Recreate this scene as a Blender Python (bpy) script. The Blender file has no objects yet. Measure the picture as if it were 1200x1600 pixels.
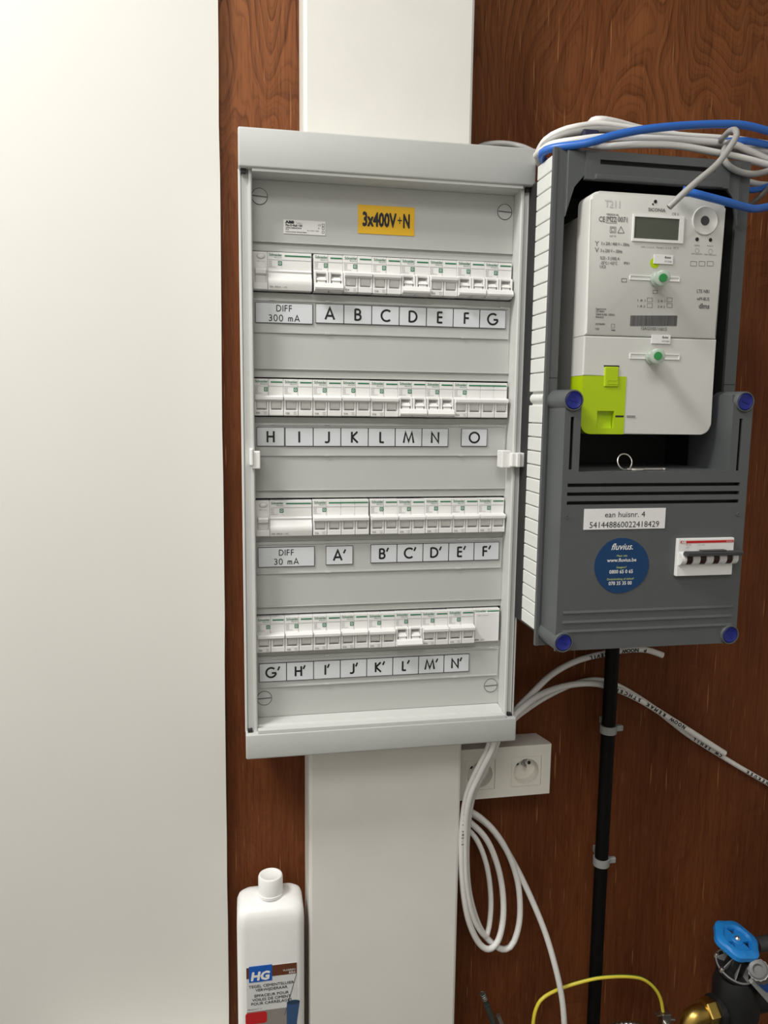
import bpy, bmesh, math, random
from mathutils import Vector, Matrix
random.seed(4)
scene = bpy.context.scene
COL = scene.collection
PI = math.pi

# ------------------------------------------------------------------ camera, light, exposure
FPX = 1205.0                                   # focal length in pixels of a 1200 x 1600 frame
CAM = Vector((-.0164, -1.0716, -.1829))
YAW, PITCH, ROLL = .1842, -.1350, .0116
FW = Vector((math.sin(YAW)*math.cos(PITCH), math.cos(YAW)*math.cos(PITCH), math.sin(PITCH)))
R0 = Vector((math.cos(YAW), -math.sin(YAW), 0)); U0 = R0.cross(FW)
RT = math.cos(ROLL)*R0 + math.sin(ROLL)*U0; UP = -math.sin(ROLL)*R0 + math.cos(ROLL)*U0
cam = bpy.data.cameras.new('camera'); cam.sensor_fit = 'HORIZONTAL'; cam.sensor_width = 36
cam.lens = 36*FPX/1200; cam.clip_start = .02
camo = bpy.data.objects.new('camera', cam); COL.objects.link(camo)
camo.matrix_world = Matrix(((RT.x, UP.x, -FW.x, CAM.x), (RT.y, UP.y, -FW.y, CAM.y), (RT.z, UP.z, -FW.z, CAM.z), (0, 0, 0, 1)))
scene.camera = camo

world = bpy.data.worlds.new('world'); scene.world = world; world.use_nodes = True
world.node_tree.nodes['Background'].inputs[0].default_value = (.9, .93, 1, 1)
world.node_tree.nodes['Background'].inputs[1].default_value = .05

def area(name, loc, target, sx, sy, power, col):
    l = bpy.data.lights.new(name, 'AREA'); l.shape = 'RECTANGLE'; l.size = sx; l.size_y = sy
    l.energy = power; l.color = col
    o = bpy.data.objects.new(name, l); COL.objects.link(o); o.location = loc
    o.rotation_euler = (Vector(target)-Vector(loc)).to_track_quat('-Z', 'Y').to_euler()
    return o
area('ceiling_lamp', (-.82, -.68, 1.12), (-.82, -.68, -1), .42, .40, 19.5, (1, .985, .955))
area('room_fill', (-.35, -1.75, 1.12), (-.35, -1.75, -1), 1.0, .8, 12.0, (1, .985, .96))  # added unseen fill light, brightens the board from the front

vs = scene.view_settings
vs.view_transform = 'Standard'; vs.look = 'None'; vs.gamma = 1; vs.exposure = 0.80; vs.use_curve_mapping = False

# ------------------------------------------------------------------ helpers
def at(x, y, Y):
    """point of the plane Y = const seen at a pixel of the photograph"""
    d = FW*FPX + RT*(x-600) - UP*(y-800)
    return CAM + d*((Y-CAM.y)/d.y)
def lin(c):
    c /= 255.0
    return c/12.92 if c <= .04045 else ((c+.055)/1.055)**2.4
def rgb(r, g, b): return (lin(r), lin(g), lin(b), 1)

def mat(name, col, rough=.5, metal=0, bump=0, bscale=300, var=.04, vscale=20, coat=0, trans=0, spec=.5, alpha=1):
    m = bpy.data.materials.new(name); m.use_nodes = True
    nt = m.node_tree; p = nt.nodes['Principled BSDF']
    tc = nt.nodes.new('ShaderNodeTexCoord')
    n = nt.nodes.new('ShaderNodeTexNoise'); n.inputs['Scale'].default_value = vscale; n.inputs['Detail'].default_value = 4
    nt.links.new(tc.outputs['Object'], n.inputs['Vector'])
    mx = nt.nodes.new('ShaderNodeMix'); mx.data_type = 'RGBA'
    mx.inputs['A'].default_value = tuple(min(1, c*(1-var)) for c in col[:3])+(1,)
    mx.inputs['B'].default_value = tuple(min(1, c*(1+var)) for c in col[:3])+(1,)
    nt.links.new(n.outputs['Fac'], mx.inputs['Factor'])
    nt.links.new(mx.outputs['Result'], p.inputs['Base Color'])
    p.inputs['Roughness'].default_value = rough; p.inputs['Metallic'].default_value = metal
    p.inputs['Coat Weight'].default_value = coat; p.inputs['Coat Roughness'].default_value = .15
    p.inputs['Transmission Weight'].default_value = trans
    p.inputs['Specular IOR Level'].default_value = spec
    p.inputs['Alpha'].default_value = alpha
    if bump:
        b = nt.nodes.new('ShaderNodeBump'); b.inputs['Strength'].default_value = bump; b.inputs['Distance'].default_value = .001
        n2 = nt.nodes.new('ShaderNodeTexNoise'); n2.inputs['Scale'].default_value = bscale; n2.inputs['Detail'].default_value = 3
        nt.links.new(tc.outputs['Object'], n2.inputs['Vector'])
        nt.links.new(n2.outputs['Fac'], b.inputs['Height']); nt.links.new(b.outputs['Normal'], p.inputs['Normal'])
    return m

def wood_material():
    m = bpy.data.materials.new('plywood'); m.use_nodes = True
    nt = m.node_tree; N = nt.nodes.new; L = nt.links.new; p = nt.nodes['Principled BSDF']
    tc = N('ShaderNodeTexCoord')
    def noise(scale, vec, detail=2, rough=.5, dist=0):
        n = N('ShaderNodeTexNoise'); n.inputs['Scale'].default_value = scale; n.inputs['Detail'].default_value = detail
        n.inputs['Roughness'].default_value = rough; n.inputs['Distortion'].default_value = dist; L(vec, n.inputs['Vector']); return n.outputs['Fac']
    def mapping(s, loc=(0, 0, 0), rot=(0, 0, 0)):
        n = N('ShaderNodeMapping'); n.inputs['Scale'].default_value = s; n.inputs['Location'].default_value = loc
        n.inputs['Rotation'].default_value = rot; L(tc.outputs['Object'], n.inputs['Vector']); return n.outputs['Vector']
    def math_(op, a, b=None):
        n = N('ShaderNodeMath'); n.operation = op
        for i, v in enumerate((a, b)):
            if v is None: continue
            if isinstance(v, (int, float)): n.inputs[i].default_value = v
            else: L(v, n.inputs[i])
        return n.outputs[0]
    def ramp(fac, *stops):
        n = N('ShaderNodeValToRGB'); e = n.color_ramp.elements
        while len(e) < len(stops): e.new(.5)
        for k, (pos, c) in enumerate(stops): e[k].position = pos; e[k].color = c
        L(fac, n.inputs['Fac']); return n.outputs['Color']
    def mix(f, a, b, mode='MIX'):
        n = N('ShaderNodeMix'); n.data_type = 'RGBA'; n.blend_type = mode
        if isinstance(f, (int, float)): n.inputs['Factor'].default_value = f
        else: L(f, n.inputs['Factor'])
        for k, v in (('A', a), ('B', b)):
            if isinstance(v, tuple): n.inputs[k].default_value = v
            else: L(v, n.inputs[k])
        return n.outputs['Result']
    lean = mapping((1, 1, 1), (0, 0, 0), (0, -.05, 0))
    field = noise(1.0, mapping((6.2, 1, 1.9), (3.3, 0, 1.4), (0, -.06, 0)), 2.5, .42, .5)
    sepx = N('ShaderNodeSeparateXYZ'); L(lean, sepx.inputs[0])
    h = math_('ADD', math_('MULTIPLY', field, 26.0), math_('MULTIPLY', sepx.outputs['X'], 30.0))
    band = math_('FRACT', h)
    fine = math_('FRACT', math_('ADD', math_('MULTIPLY', h, 3.0), math_('MULTIPLY', noise(8, mapping((3, 1, 1)), 2), 2.0)))
    WH, BK = (1, 1, 1, 1), (0, 0, 0, 1)
    bandm = ramp(band, (0, BK), (.07, WH), (.20, (.55,)*3+(1,)), (.50, (.18,)*3+(1,)), (.9, BK))
    finem = ramp(fine, (0, WH), (.28, BK), (.9, BK), (1, WH))
    fib = noise(1, mapping((360, 360, 11), (0, 0, 0), (0, -.04, 0)), 3, .6)
    fibm = ramp(fib, (.32, BK), (.68, WH))
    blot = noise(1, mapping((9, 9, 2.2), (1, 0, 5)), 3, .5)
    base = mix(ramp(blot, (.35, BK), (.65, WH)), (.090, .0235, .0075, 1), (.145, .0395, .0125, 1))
    # bold figure on paler base colour above, plainer straight grain on darker base below
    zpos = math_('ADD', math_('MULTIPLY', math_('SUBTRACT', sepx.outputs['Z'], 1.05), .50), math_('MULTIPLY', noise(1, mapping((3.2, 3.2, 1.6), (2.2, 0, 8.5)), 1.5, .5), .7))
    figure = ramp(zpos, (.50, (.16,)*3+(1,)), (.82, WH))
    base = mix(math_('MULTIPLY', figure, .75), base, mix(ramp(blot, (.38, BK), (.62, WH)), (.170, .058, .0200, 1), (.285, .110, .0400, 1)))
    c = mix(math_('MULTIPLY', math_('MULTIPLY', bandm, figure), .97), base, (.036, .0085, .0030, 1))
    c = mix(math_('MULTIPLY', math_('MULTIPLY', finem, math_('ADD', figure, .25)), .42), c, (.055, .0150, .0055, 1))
    c = mix(math_('MULTIPLY', fibm, math_('ADD', math_('MULTIPLY', figure, .26), .12)), c, (.33, .125, .045, 1))
    pore = ramp(noise(1, mapping((620, 620, 26), (4, 0, 1), (0, -.05, 0)), 2, .6), (.28, WH), (.46, BK))
    c = mix(math_('MULTIPLY', pore, .45), c, (.040, .0110, .0040, 1))
    # short pale scratches running with the grain
    scr = noise(1, mapping((330, 330, 12), (7, 0, 2), (0, .12, 0)), 1, .4)
    scrm = ramp(scr, (.695, BK), (.755, WH))
    c = mix(math_('MULTIPLY', scrm, .65), c, (.42, .19, .075, 1))
    L(c, p.inputs['Base Color'])
    p.inputs['Roughness'].default_value = .45
    p.inputs['Specular IOR Level'].default_value = .12
    b = N('ShaderNodeBump'); b.inputs['Strength'].default_value = .25; b.inputs['Distance'].default_value = .0006
    L(math_('ADD', math_('MULTIPLY', fib, .5), math_('MULTIPLY', bandm, .5)), b.inputs['Height']); L(b.outputs['Normal'], p.inputs['Normal'])
    return m

M = {
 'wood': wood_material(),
 'plaster': mat('plaster', (.685, .675, .632, 1), .7, bump=.35, bscale=9, var=.02, vscale=6),
 'roomwhite': mat('roomwhite', (.62, .61, .58, 1), .8),
 'floor': mat('floor', (.10, .09, .08, 1), .7, bump=.3, bscale=60),
 'trunk': mat('trunk', (.75, .735, .685, 1), .45),
 'cab': mat('cab', (.48, .49, .475, 1), .45, bump=.03, bscale=900),
 'cabframe': mat('cabframe', (.60, .61, .59, 1), .45),
 'cabpanel': mat('cabpanel', (.50, .51, .49, 1), .45, bump=.03, bscale=900),
 'holder': mat('holder', (.50, .51, .50, 1), .25),
 'black': mat('black', (.012, .012, .012, 1), .5),
 'slotdark': mat('slotdark', (.02, .02, .02, 1), .7),
 'print': mat('print', (.12, .12, .12, 1), .6),
 'printgrey': mat('printgrey', (.26, .26, .25, 1), .6),
 'brk': mat('brk', (.78, .78, .765, 1), .35),
 'brkgrey': mat('brkgrey', (.68, .68, .66, 1), .45),
 'green': mat('green', (.008, .165, .068, 1), .45),
 'plate': mat('plate', (.66, .685, .71, 1), .4),
 'ink': mat('ink', (.006, .006, .006, 1), .5),
 'yellow': mat('yellow', (.82, .47, .008, 1), .45),
 'paper': mat('paper', (.78, .78, .77, 1), .5),
 'dgrey': mat('dgrey', (.088, .095, .097, 1), .42, bump=.08, bscale=600, var=.10, vscale=12),
 'dgreyin': mat('dgreyin', (.020, .021, .021, 1), .55),
 'ribwhite': mat('ribwhite', (.72, .73, .70, 1), .45),
 'blueknob': mat('blueknob', (.008, .014, .18, 1), .4),
 'stickblue': mat('stickblue', (.002, .040, .130, 1), .4),
 'white': mat('white', (.82, .82, .80, 1), .4),
 'lemon': mat('lemon', (.60, .70, .18, 1), .5),
 'meter': mat('meter', (.62, .622, .588, 1), .45, bump=.05, bscale=700),
 'lime': mat('lime', (.42, .58, .004, 1), .4),
 'lcd': mat('lcd', (.085, .095, .075, 1), .12, coat=.6),
 'metal': mat('metal', (.80, .78, .75, 1), .3, 1),
 'clear': mat('clear', (.62, .72, .62, 1), .2, trans=.45),
 'sealgreen': mat('sealgreen', (.015, .22, .05, 1), .35),
 'cablewhite': mat('cablewhite', (.80, .79, .765, 1), .42),
 'cablegrey': mat('cablegrey', (.36, .355, .34, 1), .45),
 'cabledark': mat('cabledark', (.16, .14, .12, 1), .5),
 'cableblue': mat('cableblue', (.030, .150, .56, 1), .35),
 'wireyellow': mat('wireyellow', (.72, .60, .05, 1), .4),
 'wiregreen': mat('wiregreen', (.06, .20, .03, 1), .4),
 'pipe': mat('pipe', (.003, .003, .003, 1), .5, spec=.15),
 'clip': mat('clip', (.30, .31, .30, 1), .5),
 'socket': mat('socket', (.80, .775, .70, 1), .35),
 'red': mat('red', (.50, .012, .015, 1), .45),
 'handle': mat('handle', (.055, .057, .060, 1), .4),
 'poleblack': mat('poleblack', (.035, .008, .008, 1), .3),
 'bottle': mat('bottle', (.87, .87, .855, 1), .35),
 'hgblue': mat('hgblue', (.008, .10, .46, 1), .4),
 'hgbrown': mat('hgbrown', (.12, .035, .012, 1), .5),
 'labelgrey': mat('labelgrey', (.66, .67, .66, 1), .45),
 'stonegrey': mat('stonegrey', (.25, .23, .21, 1), .6),
 'bucket': mat('bucket', (.035, .085, .19, 1), .45),
 'bucketdark': mat('bucketdark', (.02, .045, .09, 1), .45),
 'wheel': mat('wheel', (.014, .25, .72, 1), .45),
 'valveblack': mat('valveblack', (.010, .011, .012, 1), .4),
 'valverib': mat('valverib', (.22, .22, .22, 1), .4),
 'brass': mat('brass', (.50, .34, .09, 1), .32, 1, var=.2, vscale=60),
 'steel': mat('steel', (.50, .49, .47, 1), .3, 1),
 'navy': mat('navy', (.012, .012, .045, 1), .6),
 'rubber': mat('rubber', (.035, .040, .035, 1), .5),
}

def obj(name, me, m, parent=None, world=True, smooth=None):
    """link a mesh; world: mesh given in world coordinates"""
    if isinstance(me, bmesh.types.BMesh):
        bm = me; me = bpy.data.meshes.new(name)
        bmesh.ops.recalc_face_normals(bm, faces=bm.faces[:]) if smooth != 'flat' else None
        bm.to_mesh(me); bm.free()
    if smooth is True:
        me.polygons.foreach_set('use_smooth', [True]*len(me.polygons)); me.set_sharp_from_angle(angle=math.radians(38))
    for k in (m if isinstance(m, (list, tuple)) else [m]): me.materials.append(M[k])
    o = bpy.data.objects.new(name, me); COL.objects.link(o)
    if parent is not None:
        o.parent = parent
        if world and parent.parent is None and parent.type == 'EMPTY': o.location = -Vector(parent.location)
        elif world and parent.parent is None: o.location = -Vector(parent.location)
    elif world and len(me.vertices):
        xs = [v.co.x for v in me.vertices]; ys = [v.co.y for v in me.vertices]; zs = [v.co.z for v in me.vertices]
        c = Vector(((min(xs)+max(xs))/2, (min(ys)+max(ys))/2, min(zs)))
        me.transform(Matrix.Translation(-c)); o.location = c
    return o
def tag(o, label, cat=None, group=None, kind=None):
    if label: o['label'] = label
    if cat: o['category'] = cat
    if group: o['group'] = group
    if kind: o['kind'] = kind
    return o
def thing(name, loc, label, cat, group=None):
    o = bpy.data.objects.new(name, None); COL.objects.link(o); o.location = loc; o.empty_display_size = .02
    return tag(o, label, cat, group)
def copy_tree(o, parent=None):
    c = o.copy(); COL.objects.link(c); c.parent = parent
    for ch in o.children: copy_tree(ch, c)
    return c

def BM(): return bmesh.new()
def box(bm, x0, x1, y0, y1, z0, z1, bev=0, seg=2):
    x0, x1 = sorted((x0, x1)); y0, y1 = sorted((y0, y1)); z0, z1 = sorted((z0, z1))
    vs = [bm.verts.new((x, y, z)) for x in (x0, x1) for y in (y0, y1) for z in (z0, z1)]
    fs = [bm.faces.new([vs[i] for i in f]) for f in ((0, 1, 3, 2), (4, 6, 7, 5), (0, 4, 5, 1), (2, 3, 7, 6), (0, 2, 6, 4), (1, 5, 7, 3))]
    if bev:
        es = list({e for f in fs for e in f.edges})
        bmesh.ops.bevel(bm, geom=es, offset=min(bev, .45*min(x1-x0, y1-y0, z1-z0)), segments=seg, affect='EDGES', profile=.5)
    return bm
def prism(bm, poly, y0, y1, bev=0):
    """poly: (x, z) points; extruded from y0 to y1"""
    a = [bm.verts.new((x, y0, z)) for x, z in poly]; b = [bm.verts.new((x, y1, z)) for x, z in poly]
    n = len(poly)
    fa = bm.faces.new(a); fb = bm.faces.new(b[::-1])
    for i in range(n): bm.faces.new((a[i], a[(i+1) % n], b[(i+1) % n], b[i]))
    if bev: bmesh.ops.bevel(bm, geom=list(fb.edges) if y1 < y0 else list(fa.edges), offset=bev, segments=2, affect='EDGES', profile=.5)
    return bm
def extrude_x(bm, poly, x0, x1):
    """poly: (y, z) outline swept along x"""
    a = [bm.verts.new((x0, y, z)) for y, z in poly]; b = [bm.verts.new((x1, y, z)) for y, z in poly]
    n = len(poly); bm.faces.new(a); bm.faces.new(b[::-1])
    for i in range(n): bm.faces.new((a[i], a[(i+1) % n], b[(i+1) % n], b[i]))
    return bm
def extrude_z(bm, poly, z0, z1):
    """poly: (x, y) outline swept along z"""
    a = [bm.verts.new((x, y, z0)) for x, y in poly]; b = [bm.verts.new((x, y, z1)) for x, y in poly]
    n = len(poly); bm.faces.new(a); bm.faces.new(b[::-1])
    for i in range(n): bm.faces.new((a[i], a[(i+1) % n], b[(i+1) % n], b[i]))
    return bm
def revolve(bm, prof, origin, axis, n=24):
    """prof: (radius, height) pairs along axis from origin"""
    ax = Vector(axis).normalized(); o = Vector(origin)
    u = ax.orthogonal().normalized(); v = ax.cross(u)
    rings = []
    for r, h in prof:
        if r < 1e-6: rings.append([bm.verts.new(o+ax*h)])
        else: rings.append([bm.verts.new(o+ax*h+(u*math.cos(2*PI*k/n)+v*math.sin(2*PI*k/n))*r) for k in range(n)])
    for a, b in zip(rings, rings[1:]):
        for k in range(n):
            k2 = (k+1) % n
            if len(a) == 1 and len(b) == 1: continue
            if len(a) == 1: bm.faces.new((a[0], b[k], b[k2]))
            elif len(b) == 1: bm.faces.new((a[k], a[k2], b[0]))
            else: bm.faces.new((a[k], a[k2], b[k2], b[k]))
    return bm
def cyl(bm, p0, p1, r, n=20, r1=None):
    d = Vector(p1)-Vector(p0); h = d.length; r1 = r if r1 is None else r1
    return revolve(bm, [(0, 0), (r, 0), (r1, h), (0, h)], p0, d, n)
def holed(bm, x0, x1, z0, z1, holes, y0, y1):
    """plate in the XZ plane between y0 (back) and y1 (front) with rectangular openings; holes may reach the edge"""
    xs = sorted({x0, x1, *[min(max(v, x0), x1) for h in holes for v in h[:2]]})
    zs = sorted({z0, z1, *[min(max(v, z0), z1) for h in holes for v in h[2:]]})
    def solid(i, j):
        if i < 0 or j < 0 or i >= len(xs)-1 or j >= len(zs)-1: return False
        cx = (xs[i]+xs[i+1])/2; cz = (zs[j]+zs[j+1])/2
        return not any(h[0] < cx < h[1] and h[2] < cz < h[3] for h in holes)
    V = {}
    def v(i, j, y):
        if (i, j, y) not in V: V[i, j, y] = bm.verts.new((xs[i], y, zs[j]))
        return V[i, j, y]
    for i in range(len(xs)-1):
        for j in range(len(zs)-1):
            if not solid(i, j): continue
            for y in (y0, y1): bm.faces.new((v(i, j, y), v(i+1, j, y), v(i+1, j+1, y), v(i, j+1, y)))
            for a, b, ni, nj in (((i, j), (i, j+1), i-1, j), ((i+1, j), (i+1, j+1), i+1, j), ((i, j), (i+1, j), i, j-1), ((i, j+1), (i+1, j+1), i, j+1)):
                if not solid(ni, nj): bm.faces.new((v(*a, y0), v(*b, y0), v(*b, y1), v(*a, y1)))
    return bm
def smooth_path(pts, step=.006):
    P = [Vector(p) for p in pts]; out = []
    Q = [P[0]*2-P[1]]+P+[P[-1]*2-P[-2]]
    for i in range(1, len(Q)-2):
        a, b, c, d = Q[i-1:i+3]; n = max(2, int((c-b).length/step))
        for k in range(n):
            t = k/n
            out.append(.5*((2*b)+(c-a)*t+(2*a-5*b+4*c-d)*t*t+(3*b-a-3*c+d)*t**3))
    out.append(P[-1]); return out
def tube(bm, path, r, n=10, stripe=None, twist=0):
    """round tube along a smoothed path; stripe: set of segments given material slot 1"""
    T = [(path[min(i+1, len(path)-1)]-path[max(i-1, 0)]).normalized() for i in range(len(path))]
    u = T[0].orthogonal().normalized(); rings = []
    for i, p in enumerate(path):
        u = (u-T[i]*u.dot(T[i])).normalized(); v = T[i].cross(u)
        rr = r(i) if callable(r) else r
        rings.append([bm.verts.new(p+(u*math.cos(2*PI*k/n+twist*i)+v*math.sin(2*PI*k/n+twist*i))*rr) for k in range(n)])
    for a, b in zip(rings, rings[1:]):
        for k in range(n):
            f = bm.faces.new((a[k], a[(k+1) % n], b[(k+1) % n], b[k]))
            if stripe and k in stripe: f.material_index = 1
    bm.faces.new(rings[0][::-1]); bm.faces.new(rings[-1])
    return bm
def rounded(x0, x1, z0, z1, r, n=5, corners='abcd'):
    """outline of a rounded rectangle, (x, z); corners a=bottom left b=bottom right c=top right d=top left"""
    out = []
    for key, cx, cz, a0 in (('a', x0+r, z0+r, PI), ('b', x1-r, z0+r, 1.5*PI), ('c', x1-r, z1-r, 0), ('d', x0+r, z1-r, .5*PI)):
        if key in corners: out += [(cx+r*math.cos(a0+.5*PI*k/n), cz+r*math.sin(a0+.5*PI*k/n)) for k in range(n+1)]
        else: out.append({'a': (x0, z0), 'b': (x1, z0), 'c': (x1, z1), 'd': (x0, z1)}[key])
    return out
def disc(bm, x, y, z, r, n=28, rz=None):
    rz = rz or r
    return bm.faces.new([bm.verts.new((x+r*math.cos(2*PI*k/n), y, z+rz*math.sin(2*PI*k/n))) for k in range(n)])

# ---- writing
def text_mesh(s, size, align='LEFT', bold=0, sx=1, shear=0, space=1, res=2, fit=None):
    c = bpy.data.curves.new('lettering', 'FONT'); c.body = s; c.size = size; c.align_x = align
    c.shear = shear; c.space_character = space; c.resolution_u = res; c.fill_mode = 'FRONT'
    t = bpy.data.objects.new('lettering', c); COL.objects.link(t)
    me = bpy.data.meshes.new_from_object(t.evaluated_get(bpy.context.evaluated_depsgraph_get()))
    bpy.data.objects.remove(t); bpy.data.curves.remove(c)
    if bold and len(me.vertices):        # heavier weight: the outline repeated a little to each side
        b_ = BM(); 
        for lay, (dx, dy) in enumerate(((0, 0), (bold, 0), (-bold, 0), (0, bold), (0, -bold), (.7*bold, .7*bold), (-.7*bold, .7*bold), (.7*bold, -.7*bold), (-.7*bold, -.7*bold))):
            off = Matrix.Translation((dx, dy, lay*1.6e-5)); me.transform(off); b_.from_mesh(me); me.transform(off.inverted())
        b_.to_mesh(me); b_.free()
    if fit and len(me.vertices):
        xs = [v.co.x for v in me.vertices]; k = fit/(max(xs)-min(xs))
        me.transform(Matrix.Translation((-(min(xs) if align == 'LEFT' else 0), 0, 0))); sx = k
    me.transform(Matrix.Rotation(PI/2, 4, 'X') @ Matrix.Diagonal((sx, 1, 1, 1))); me.materials.clear()
    return me
def lettering(items, m, parent, name='lettering', world=True, rot=0):
    """items: (string, x, y, z, size, dict); all strings of one print joined into one flat mesh"""
    bm = BM()
    for s, x, y, z, size, kw in items:
        me = text_mesh(s, size, **kw)
        me.transform(Matrix.Translation((x, y, z)) @ Matrix.Rotation(rot, 4, 'Y')); bm.from_mesh(me); bpy.data.meshes.remove(me)
    return obj(name, bm, m, parent, world, 'flat')
def arc(cx, cy, rx, ry, a0, a1, n=18):
    return [(cx+rx*math.cos(math.radians(a0+(a1-a0)*k/n)), cy+ry*math.sin(math.radians(a0+(a1-a0)*k/n))) for k in range(n+1)]
GL = {  # geometric capitals as strokes: advance width, polylines
 'A': (.86, [[(.03, 0), (.43, 1), (.83, 0)], [(.17, .32), (.69, .32)]]),
 'B': (.58, [[(.05, 0), (.05, 1)], [(.05, .96), (.26, .96)]+arc(.26, .74, .23, .22, 90, -90)+[(.05, .53)], [(.05, .53), (.28, .53)]+arc(.28, .285, .26, .245, 90, -90)+[(.05, .04)]]),
 'C': (.84, [arc(.52, .5, .48, .48, 48, 312)]),
 'D': (.76, [[(.05, 0), (.05, 1)], [(.05, .96), (.26, .96)]+arc(.26, .5, .46, .46, 90, -90)+[(.05, .04)]]),
 'E': (.50, [[(.05, 0), (.05, 1)], [(.05, .955), (.48, .955)], [(.05, .52), (.48, .52)], [(.05, .045), (.48, .045)]]),
 'F': (.48, [[(.05, 0), (.05, 1)], [(.05, .955), (.46, .955)], [(.05, .52), (.46, .52)]]),
 'G': (1.0, [arc(.5, .5, .48, .48, 48, 352)+[(.98, .44)], [(.56, .45), (1.0, .45)]]),
 'H': (.66, [[(.05, 0), (.05, 1)], [(.61, 0), (.61, 1)], [(.05, .52), (.61, .52)]]),
 'I': (.12, [[(.06, 0), (.06, 1)]]),
 'J': (.46, [[(.40, 1), (.40, .24)]+arc(.2, .22, .2, .2, 0, -140, 10)]),
 'K': (.62, [[(.05, 0), (.05, 1)], [(.56, 1), (.08, .52), (.60, 0)]]),
 'L': (.40, [[(.05, 0), (.05, 1)], [(.05, .045), (.40, .045)]]),
 'M': (1.0, [[(.03, 0), (.20, .97), (.5, .12), (.80, .97), (.97, 0)]]),
 'N': (.74, [[(.05, 0), (.05, .95), (.69, .05), (.69, 1)]]),
 'O': (1.0, [arc(.5, .5, .47, .47, 0, 360, 36)]),
 "'": (.22, [[(.03, .70), (.20, 1.08)]]),
 '3': (.56, [arc(.25, .74, .22, .22, 150, -90, 12)+arc(.25, .27, .25, .24, 90, -150, 12)]),
 '0': (.62, [arc(.3, .5, .27, .48, 0, 360, 26)]),
 'm': (.76, [[(.05, 0), (.05, .62)], [(.05, .38)]+arc(.21, .42, .16, .19, 180, 0, 8)+[(.37, 0)], [(.37, .38)]+arc(.53, .42, .16, .19, 180, 0, 8)+[(.69, 0)]]),
 ' ': (.34, [])}
def strokes(bm, pts, w, y=0):
    P = [Vector(p) for p in pts]; P = [p for i, p in enumerate(P) if i == 0 or (p-P[i-1]).length > 1e-5]; n = len(P)
    closed = (P[0]-P[-1]).length < 1e-6
    L = []
    for i in range(n):
        a = P[i-1] if i else (P[n-2] if closed else None); b = P[i+1] if i < n-1 else (P[1] if closed else None)
        d1 = (P[i]-a).normalized() if a is not None else None; d2 = (b-P[i]).normalized() if b is not None else None
        d1 = d1 or d2; d2 = d2 or d1
        n1 = Vector((-d1.y, d1.x)); n2 = Vector((-d2.y, d2.x)); mid = n1+n2
        mid = mid.normalized() if mid.length > 1e-6 else n1
        k = min(2.2, 1/max(.2, mid.dot(n1)))
        L.append((P[i]+mid*w/2*k, P[i]-mid*w/2*k))
    va = [(bm.verts.new((p.x, y, p.y)), bm.verts.new((q.x, y, q.y))) for p, q in L]
    for (a, b), (c, d) in zip(va, va[1:]): bm.faces.new((a, b, d, c))
def stroke_text(s, h, w, gap=.12):
    """geometric capitals centred on x, base line z = 0"""
    bm = BM(); x = 0
    for ch in s:
        adv, polys = GL[ch]
        for lay, pl in enumerate(polys): strokes(bm, [((x+px)*h, pz*h) for px, pz in pl], w*(.9 if ch == "'" else 1), -3e-5*lay)
        x += adv+gap
    bmesh.ops.translate(bm, verts=bm.verts[:], vec=(-(x-gap)*h/2, 0, 0))
    return bm

# ------------------------------------------------------------------ the room
FLOOR, CEIL = -1.45, 1.15
YF = -2.3
def slab(name, bm, m): return tag(obj(name, bm, m), None, kind='structure')
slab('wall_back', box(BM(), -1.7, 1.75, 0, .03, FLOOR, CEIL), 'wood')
bm = BM()      # white plastered wall standing a little proud of the wooden board; its edge leans slightly
N = 40; edge = []
for k in range(N+1):
    z = FLOOR+(CEIL-FLOOR)*k/N
    edge.append((-.0405+.0058*(z+.25)+random.uniform(-.0006, .0006), z))
prism(bm, [(-1.7, FLOOR)]+edge+[(-1.7, CEIL)], -.0005, -.014, .0012)
slab('wall_left', bm, 'plaster')
slab('wall_side_left', box(BM(), -1.75, -1.7, YF, .03, FLOOR, CEIL), 'roomwhite')
slab('wall_side_right', box(BM(), 1.75, 1.8, YF, .03, FLOOR, CEIL), 'roomwhite')
slab('wall_behind', box(BM(), -1.75, 1.8, YF-.05, YF, FLOOR, CEIL), 'roomwhite')
slab('floor', box(BM(), -1.75, 1.8, YF-.05, .03, FLOOR-.05, FLOOR), 'floor')
slab('ceiling', box(BM(), -1.75, 1.8, YF-.05, .03, CEIL, CEIL+.05), 'roomwhite')

# white cable trunking above and below the cabinet
def trunk(x0, x1, z0, z1, label):
    t = thing('cable_trunking', ((x0+x1)/2, -.04, z0), label, 'trunking', 'white cable trunking')
    obj('base', box(BM(), x0+.003, x1-.003, 0, -.055, z0, z1), 'trunk', t)
    bm = BM(); r = .004
    out = [(x0, -.008), (x0, -.08+r), (x0+.3*r, -.08+.3*r), (x0+r, -.08), (x1-r, -.08), (x1-.3*r, -.08+.3*r), (x1, -.08+r), (x1, -.008), (x1-.002, -.008), (x1-.002, -.077), (x0+.002, -.077), (x0+.002, -.008)]
    extrude_z(bm, out, z0, z1); obj('lid', bm, 'trunk', t)
trunk(.064, .276, .1305, CEIL, 'wide white cable trunking running up above the open cabinet')
trunk(.069, .284, FLOOR, -.626, 'wide white cable trunking running down below the open cabinet')

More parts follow.
